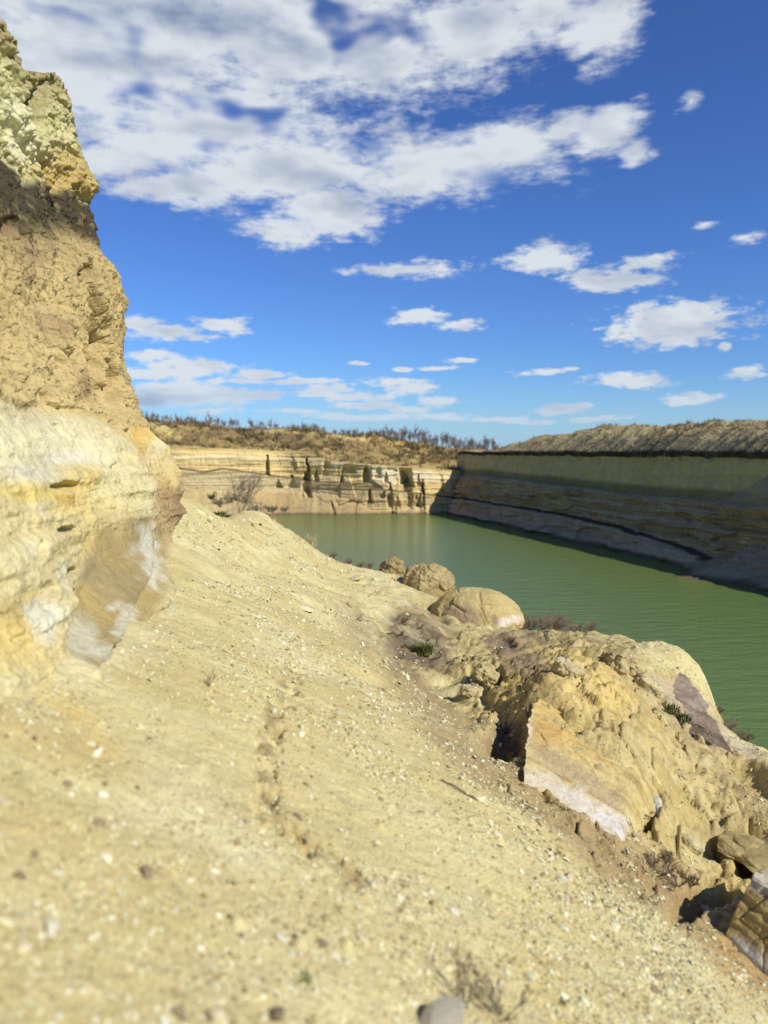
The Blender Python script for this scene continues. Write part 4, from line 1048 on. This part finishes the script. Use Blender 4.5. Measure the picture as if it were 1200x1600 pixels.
protos = {}
M_gstone = earth_mat('grey_stone', (8, 30, 90), (.01, .004), .3, flat=(.58, .52, .38))
for i in range(6):
    for nm, mt in (('chip', M_chip), ('buff', M_stone), ('brown', M_dstone), ('grey', M_gstone)):
        V, Fc = rock_proto(nm, 60 + i, mt, .55)
        protos[(nm, i)] = make_mesh('stone_' + nm, V, Fc, mt, None, False)
r = np.random.default_rng(99)
px, py, x, y = sample_ground(285, 53, wfun=lambda px, py, x, y: np.clip(.2 + chipw(px, py, x, y), 0, 1))
z, nrm = surf(x, y)
LB = {'chip': 'small whitish stone lying loose on the sandy slope', 'buff': 'small buff coloured stone half sunk in the sandy slope', 'brown': 'small dark brown stone lying on the sandy slope'}
for i in range(len(x)):
    nm = r.choice(['chip', 'chip', 'buff', 'buff', 'brown'])
    o = link('stone', protos[(nm, int(r.integers(0, 6)))])
    s = .025 * math.exp(r.normal(0, .4)) * (.5 + .5 * min(2.4, max(.35, y[i] / 8)))
    o.scale = (s, s, s); n = Vector(nrm[i]); q = n.to_track_quat('Z', 'Y').to_matrix() @ Matrix.Rotation(r.uniform(0, 6.28), 3, 'Z') @ Matrix.Rotation(r.normal(0, .25), 3, 'X')
    o.rotation_euler = q.to_euler(); o.location = (x[i], y[i], z[i] + s * .12)
    tag(o, LB[nm], 'stone', 'loose %s stones on the slope' % {'chip': 'whitish', 'buff': 'buff', 'brown': 'dark brown'}[nm])

def place_px(px, py):
    a, b = ratios(px, py)
    q = np.exp(np.linspace(np.log(1.2), np.log(30), 700)); zz = ground_z(a * q, q)
    h = np.nonzero(zz >= b * q)[0]
    if len(h): k = h[0]; return float(a * q[k]), float(q[k]), float(zz[k])
    return float(a * 20), 20.0, float(b * 20)
special = [(748,1252,11,'chip','bright white stone alone on the slope below the bedded slab'),(556,908,14,'buff','flat tan flagstone lying on the upper slope near the boulders'),(478,955,14,'buff','flat buff flake lying left of the dark soil patch'),
           (268,925,11,'buff','small upright orange stone stuck against the foot of the cliff'),(1098,1425,10,'chip','rounded cream stone in the shadow of the pointed block'),
           (430,1590,20,'brown','dark blurred stone at the bottom edge of the picture'),(325,1592,12,'brown','small dark blurred stone at the bottom edge, left of the larger one'),(685,1612,58,'grey','large grey white stone cut by the bottom edge under the twigs'),
           (470,1150,8,'chip','pale stone beside the trampled track'),(1030,1530,15,'buff','flat pinkish brown flake near the bottom right corner'),(992,1305,9,'buff','tan stone lodged under the end of the bedded slab'),
           (1060,1435,8,'brown','brown stone at the tip of the dark shadow')]
for (qx, qy, sp, nm, lb) in special:
    X, Y, Zz = place_px(qx, qy)
    o = link('stone', protos[(nm, int(r.integers(0, 6)))]); s = sp / F * Y
    o.scale = (s, s, s * (1.6 if 'upright' in lb else (.5 if 'fla' in lb else 1))); o.rotation_euler = (r.normal(0, .2), .3, r.uniform(0, 6)); o.location = (X, Y, Zz + s * .2)
    tag(o, lb, 'stone')

# ------------------------------------------------------------------ plants
def tube_mesh(paths, mat, name, sides=4):
    """paths: list of (points Nx3, radii N)"""
    V = []; Fc = []; off = 0
    for P, R in paths:
        P = np.asarray(P, float); n = len(P)
        T = np.gradient(P, axis=0); T /= np.linalg.norm(T, axis=1, keepdims=True) + 1e-9
        up = np.array([0.3, 0.1, 1.0]); A = np.cross(T, up); A /= np.linalg.norm(A, axis=1, keepdims=True) + 1e-9; Bv = np.cross(T, A)
        for k in range(sides):
            an = 2 * pi * k / sides
            V.append(P + (A * cos(an) + Bv * sin(an)) * np.asarray(R)[:, None])
        for i in range(n - 1):
            for k in range(sides):
                k2 = (k + 1) % sides
                Fc.append((off + k * n + i, off + k2 * n + i, off + k2 * n + i + 1, off + k * n + i + 1))
        off += n * sides
    return make_mesh(name, np.concatenate(V), np.array(Fc), mat, None, True)

def grow(r, p, d, L_, rad, depth, out, spread=.55, up=.15, n=5, kids=(3, 5), shrink=.62, level=0):
    pts = [p]; dd = d.copy()
    for i in range(n):
        dd = dd + r.normal(0, .10, 3) + np.array([0, 0, up * .25]); dd /= np.linalg.norm(dd)
        pts.append(pts[-1] + dd * L_ / n)
    out.append((level, np.array(pts), np.linspace(rad, rad * .55, n + 1)))
    if depth <= 0: return
    for k in range(int(r.integers(*kids))):
        t = r.uniform(.35, 1.0); i = min(n, int(t * n)); q = pts[i]
        nd_ = dd + r.normal(0, spread, 3); nd_[2] += up; nd_ /= np.linalg.norm(nd_)
        grow(r, q, nd_, L_ * shrink * r.uniform(.7, 1.15), rad * .55, depth - 1, out, spread, up, n, kids, shrink, level + 1)

def brink(px, lo=9.0, hi=32.0, back=0.0):
    """the point of the slope's crest in this direction"""
    a, _ = ratios(px, 900); q = np.linspace(lo, hi, 500); zz = ground_z(a * q, q); k = int(np.argmax(zz / q))
    y = q[k] + back; z = ground_z(np.array([a * y]), np.array([y]))[0]
    return (float(a * y), float(y), float(z) - .02)

# bare trees on the skyline
tree_me = []
for i in range(7):
    r = np.random.default_rng(500 + i); out = []
    H = 2.6
    grow(r, np.array([0, 0, -0.6]), np.array([0, 0, 1.0]), H, .10, 4, out, .36, .30, 4, (4, 7), .68)
    tr = [(p, q) for l, p, q in out if l == 0]; cr = [(p, np.maximum(q * .5, .009)) for l, p, q in out if l > 0]
    tree_me.append((tube_mesh(tr, M_bark, 'trunk', 6), tube_mesh(cr, M_bark, 'crown', 3)))
r = np.random.default_rng(321)
trees = []
p = 208.0
while p < 778:
    dens = 1.0 if p > 570 else .75
    trees.append(p); p += r.uniform(3.2, 8.0) / dens
    if r.uniform() < .10 and p < 560: p += r.uniform(6, 16)
for i, p in enumerate(trees):
    right = p > 590
    Yt = r.uniform(225, 245) if not right else r.uniform(232, 258)
    a, b = ratios(p, 700)
    skl = np.interp(p, [-250, 215, 300, 350, 420, 480, 530, 600, 640, 700, 760], [640, 655, 663, 668, 671, 672, 680, 684, 690, 700, 704])
    hpx = (r.uniform(15, 26) if not right else r.uniform(24, 38)) * (1.15 if r.uniform() < .15 else 1)
    zb = (706 - (skl + 5)) / F * Yt
    sc = (hpx + 5) / F * Yt / 6.2
    e = empty('bare_tree', (a * Yt, Yt, zb)); e.scale = (sc * 1.15, sc * 1.15, sc); e.rotation_euler = (0, 0, r.uniform(0, 6.28))
    k = int(r.integers(0, 7)); t_, c_ = tree_me[k]
    link('trunk', t_, e); link('crown', c_, e)
    tag(e, 'tall leafless grey tree in the row between the low rim and the shaded bank' if right else 'short leafless grey tree on the skyline above the lit far bank', 'tree', 'tall bare trees' if right else 'short bare trees on the far bank')

def bush(name, px, py, hpx, mat, n, seed, label, cat='shrub', d=None, spread=.7, rad=.004, depth=2, kids=(2, 4), group=None, up=.1, loc=None, minr=None):
    r = np.random.default_rng(seed)
    X, Y, Zz = place_px(px, py) if (d is None and loc is None) else (unp(px, py, d) if loc is None else loc)
    H = hpx / F * Y; paths = []
    for i in range(n):
        an = r.uniform(0, 2 * pi); out = []
        dd = np.array([cos(an) * spread, sin(an) * spread, 1.0]); dd /= np.linalg.norm(dd)
        grow(r, np.array([cos(an) * .06 * H * r.uniform(0, 1), sin(an) * .06 * H, -.03 * H]), dd, H * r.uniform(.45, .75), rad * r.uniform(.8, 1.2), depth, out, .4, up, 4, kids, .6)
        paths += [(p, q) for l, p, q in out]
    if minr: paths = [(p, np.maximum(q, minr)) for p, q in paths]
    o = link(name, tube_mesh(paths, mat, name, 3), None, (X, Y, Zz)); tag(o, label, cat, group); return o

def tuft(name, px, py, hpx, wpx, mat, n, seed, label, cat='grass tuft', d=None, wid=.006, group=None):
    r = np.random.default_rng(seed)
    X, Y, Zz = place_px(px, py) if d is None else brink(px)
    H = hpx / F * Y; Wd = wpx / F * Y; V = []; Fc = []
    for i in range(n):
        an = r.uniform(0, 2 * pi); q = np.sqrt(r.uniform(0, 1)); b = np.array([cos(an) * Wd * q * .5, sin(an) * Wd * q * .5, 0])
        ld = np.array([cos(an), sin(an), 0]) * r.uniform(.1, .9) + r.normal(0, .3, 3) * np.array([1, 1, 0]); h = H * r.uniform(.45, 1)
        side = np.cross(ld + np.array([0, 0, .01]), [0, 0, 1.0]); side /= np.linalg.norm(side) + 1e-6
        P = [b, b + np.array([0, 0, h * .5]) + ld * h * .12, b + np.array([0, 0, h * .85]) + ld * h * .4, b + np.array([0, 0, h * .95]) + ld * h * .75]
        k = len(V)
        for j, p_ in enumerate(P): w = wid * (1 - j / 3.3); V += [p_ - side * w, p_ + side * w]
        for j in range(3): Fc.append((k + 2 * j, k + 2 * j + 1, k + 2 * j + 3, k + 2 * j + 2))
    me = make_mesh(name, np.array(V), np.array(Fc), mat, None, False)
    o = link(name, me, None, (X, Y, Zz - .01)); tag(o, label, cat, group); return o

# debris-apron bush in front of the far wall and low scrub round it
def far_pt(px, py, d): return tuple(unp(px, py, d))
bush('bare_shrub', 372, 795, 74, M_ltwig, 11, 601, 'tall bare shrub on the debris apron left of the lake', loc=far_pt(375, 800, 132), rad=.05, depth=3, kids=(3, 5), spread=.75, minr=.022)
for i, (qx, qy, h) in enumerate([(345,792,26),(400,802,24),(425,800,18),(360,785,20),(445,799,14),(330,780,14),(388,788,22)]):
    bush('low_shrub', qx, qy, h, M_ltwig, 12, 610 + i, 'low tangled brown scrub at the foot of the far debris apron', loc=far_pt(qx, qy, 134), rad=.04, depth=2, kids=(4, 6), spread=1.1, group='low scrub on the far apron', minr=.03)
tuft('green_bush', 343, 779, 8, 22, M_grass, 160, 620, 'small green bush on the brow left of the lake', 'bush', d=21, wid=.03)
tuft('green_bush', 358, 786, 5, 12, M_grass, 80, 621, 'smaller green bush right beside the other on the brow', 'bush', d=21.5, wid=.03)
tuft('green_bush', 661, 1022, 18, 30, M_grass, 420, 622, 'round green tuft growing in the dark soil patch', 'bush', wid=.012)
for i, (qx, qy) in enumerate([(640,1012),(682,1030),(622,995),(655,985),(635,970)]):
    bush('dry_scrub', qx, qy, 16, M_twig, 14, 630 + i, 'dark dry twigs matted round the green tuft', rad=.006, depth=1, spread=1.4, group='dry twigs in the dark patch')
tuft('green_grass', 1040, 1112, 10, 44, M_grass, 200, 640, 'strip of green grass at the back of the layered ledge', wid=.012)
tuft('green_grass', 1062, 1132, 9, 34, M_grass, 160, 641, 'darker second strip of green grass lower beside the layered ledge', wid=.012)
tuft('green_sprig', 470, 1528, 22, 50, M_grass, 30, 642, 'blurred green sprig at the bottom of the picture', 'plant', wid=.004)
# brink vegetation against the water
for i, (qx, qy, h, dd) in enumerate([(850,985,34,21.5),(875,990,36,21),(900,994,30,21),(830,975,32,22.5),(865,972,34,23),(815,960,22,23.5),(925,998,20,20)]):
    bush('purple_brush', qx, qy, h, M_ptwig, 26, 650 + i, 'thin purple brown brush fringing the brink right of the sandstone dome', loc=brink(qx, back=.15 * (i % 3)), rad=.006, depth=2, kids=(2, 4), spread=.8, group='brush right of the dome', minr=.004)
for i, (qx, qy, h, dd) in enumerate([(520,866,16,27),(545,874,14,27),(575,884,20,26.5),(600,892,16,26),(640,905,26,26),(560,880,16,27)]):
    bush('brown_weeds', qx, qy, h, M_ptwig, 16, 660 + i, 'fringe of brown weeds on the brink left of the boulders', loc=brink(qx, back=.1 * (i % 3)), rad=.006, depth=2, kids=(2, 4), spread=.8, group='weeds left of the boulders', minr=.004)
tuft('dry_reeds', 488, 852, 26, 14, M_straw, 46, 670, 'pale feathery tuft of dry reeds on the brink beside the far water', 'reeds', d=27.5, wid=.012)
tuft('dry_stalk', 708, 905, 52, 3, M_straw, 3, 671, 'single tall pale stalk rising behind the rounded boulder', 'plant', d=25, wid=.007)
tuft('dry_stalk', 737, 925, 30, 4, M_straw, 4, 672, 'two short pale stalks rising behind the sandstone dome', 'plant', d=24.5, wid=.007)
for i, (qx, qy, h, dd) in enumerate([(1150,1158,26,13.2),(1175,1165,24,12.6),(1130,1140,16,14)]):
    bush('purple_brush', qx, qy, h, M_ptwig, 22, 680 + i, 'low brush at the water edge right of the layered ledge', loc=brink(qx), rad=.005, depth=2, spread=.9, group='brush right of the ledge', minr=.003)
# scrub in the gully and among the rocks
for i, (qx, qy, h) in enumerate([(785,1165,30),(800,1180,26),(770,1180,20),(790,1150,24)]):
    bush('dry_scrub', qx, qy, h, M_twig, 14, 690 + i, 'tangle of grey dry twigs in the shadow left of the bedded slab', rad=.004, depth=2, spread=1.1, group='twigs left of the slab', minr=.0022)
for i, (qx, qy, h) in enumerate([(1035,1370,38),(1060,1385,36),(1015,1352,26),(1080,1392,26),(1045,1350,24)]):
    bush('dry_scrub', qx, qy, h, M_twig, 16, 700 + i, 'matted brown twigs above the dark shadow of the pointed block', rad=.003, depth=2, spread=1.2, group='twigs above the shadow', minr=.002)
bush('dry_twigs', 724, 1575, 95, M_twig, 5, 710, 'upright bare twig at the bottom edge, left of the arching one', rad=.0035, depth=2, spread=.35, minr=.0019)
bush('dry_twigs', 785, 1592, 90, M_twig, 9, 711, 'arching bare twigs spreading right at the bottom edge', rad=.003, depth=2, spread=1.1, minr=.0019)
bush('dry_twigs', 325, 1075, 36, M_twig, 3, 712, 'thin dry sprig on the slope below the cliff foot', rad=.004, depth=1, spread=.6, minr=.002)
bush('dry_twigs', 760, 965, 40, M_twig, 3, 713, 'thin bare sprig in front of the sandstone dome', rad=.005, depth=1, spread=.5, minr=.004)
# long stick on the scree
P0_ = np.array(place_px(690, 1222)); P1_ = np.array(place_px(745, 1252))
t = np.linspace(0, 1, 9)[:, None]; P = P0_ * (1 - t) + P1_ * t + np.array([0, 0, .02]) + rng.normal(0, .006, (9, 3))
o = link('dry_stick', tube_mesh([(P - P0_, np.full(9, .009))], M_twig, 'dry_stick', 5), None, tuple(P0_)); tag(o, 'thin grey stick lying on the slope beside the bright white stone', 'stick')
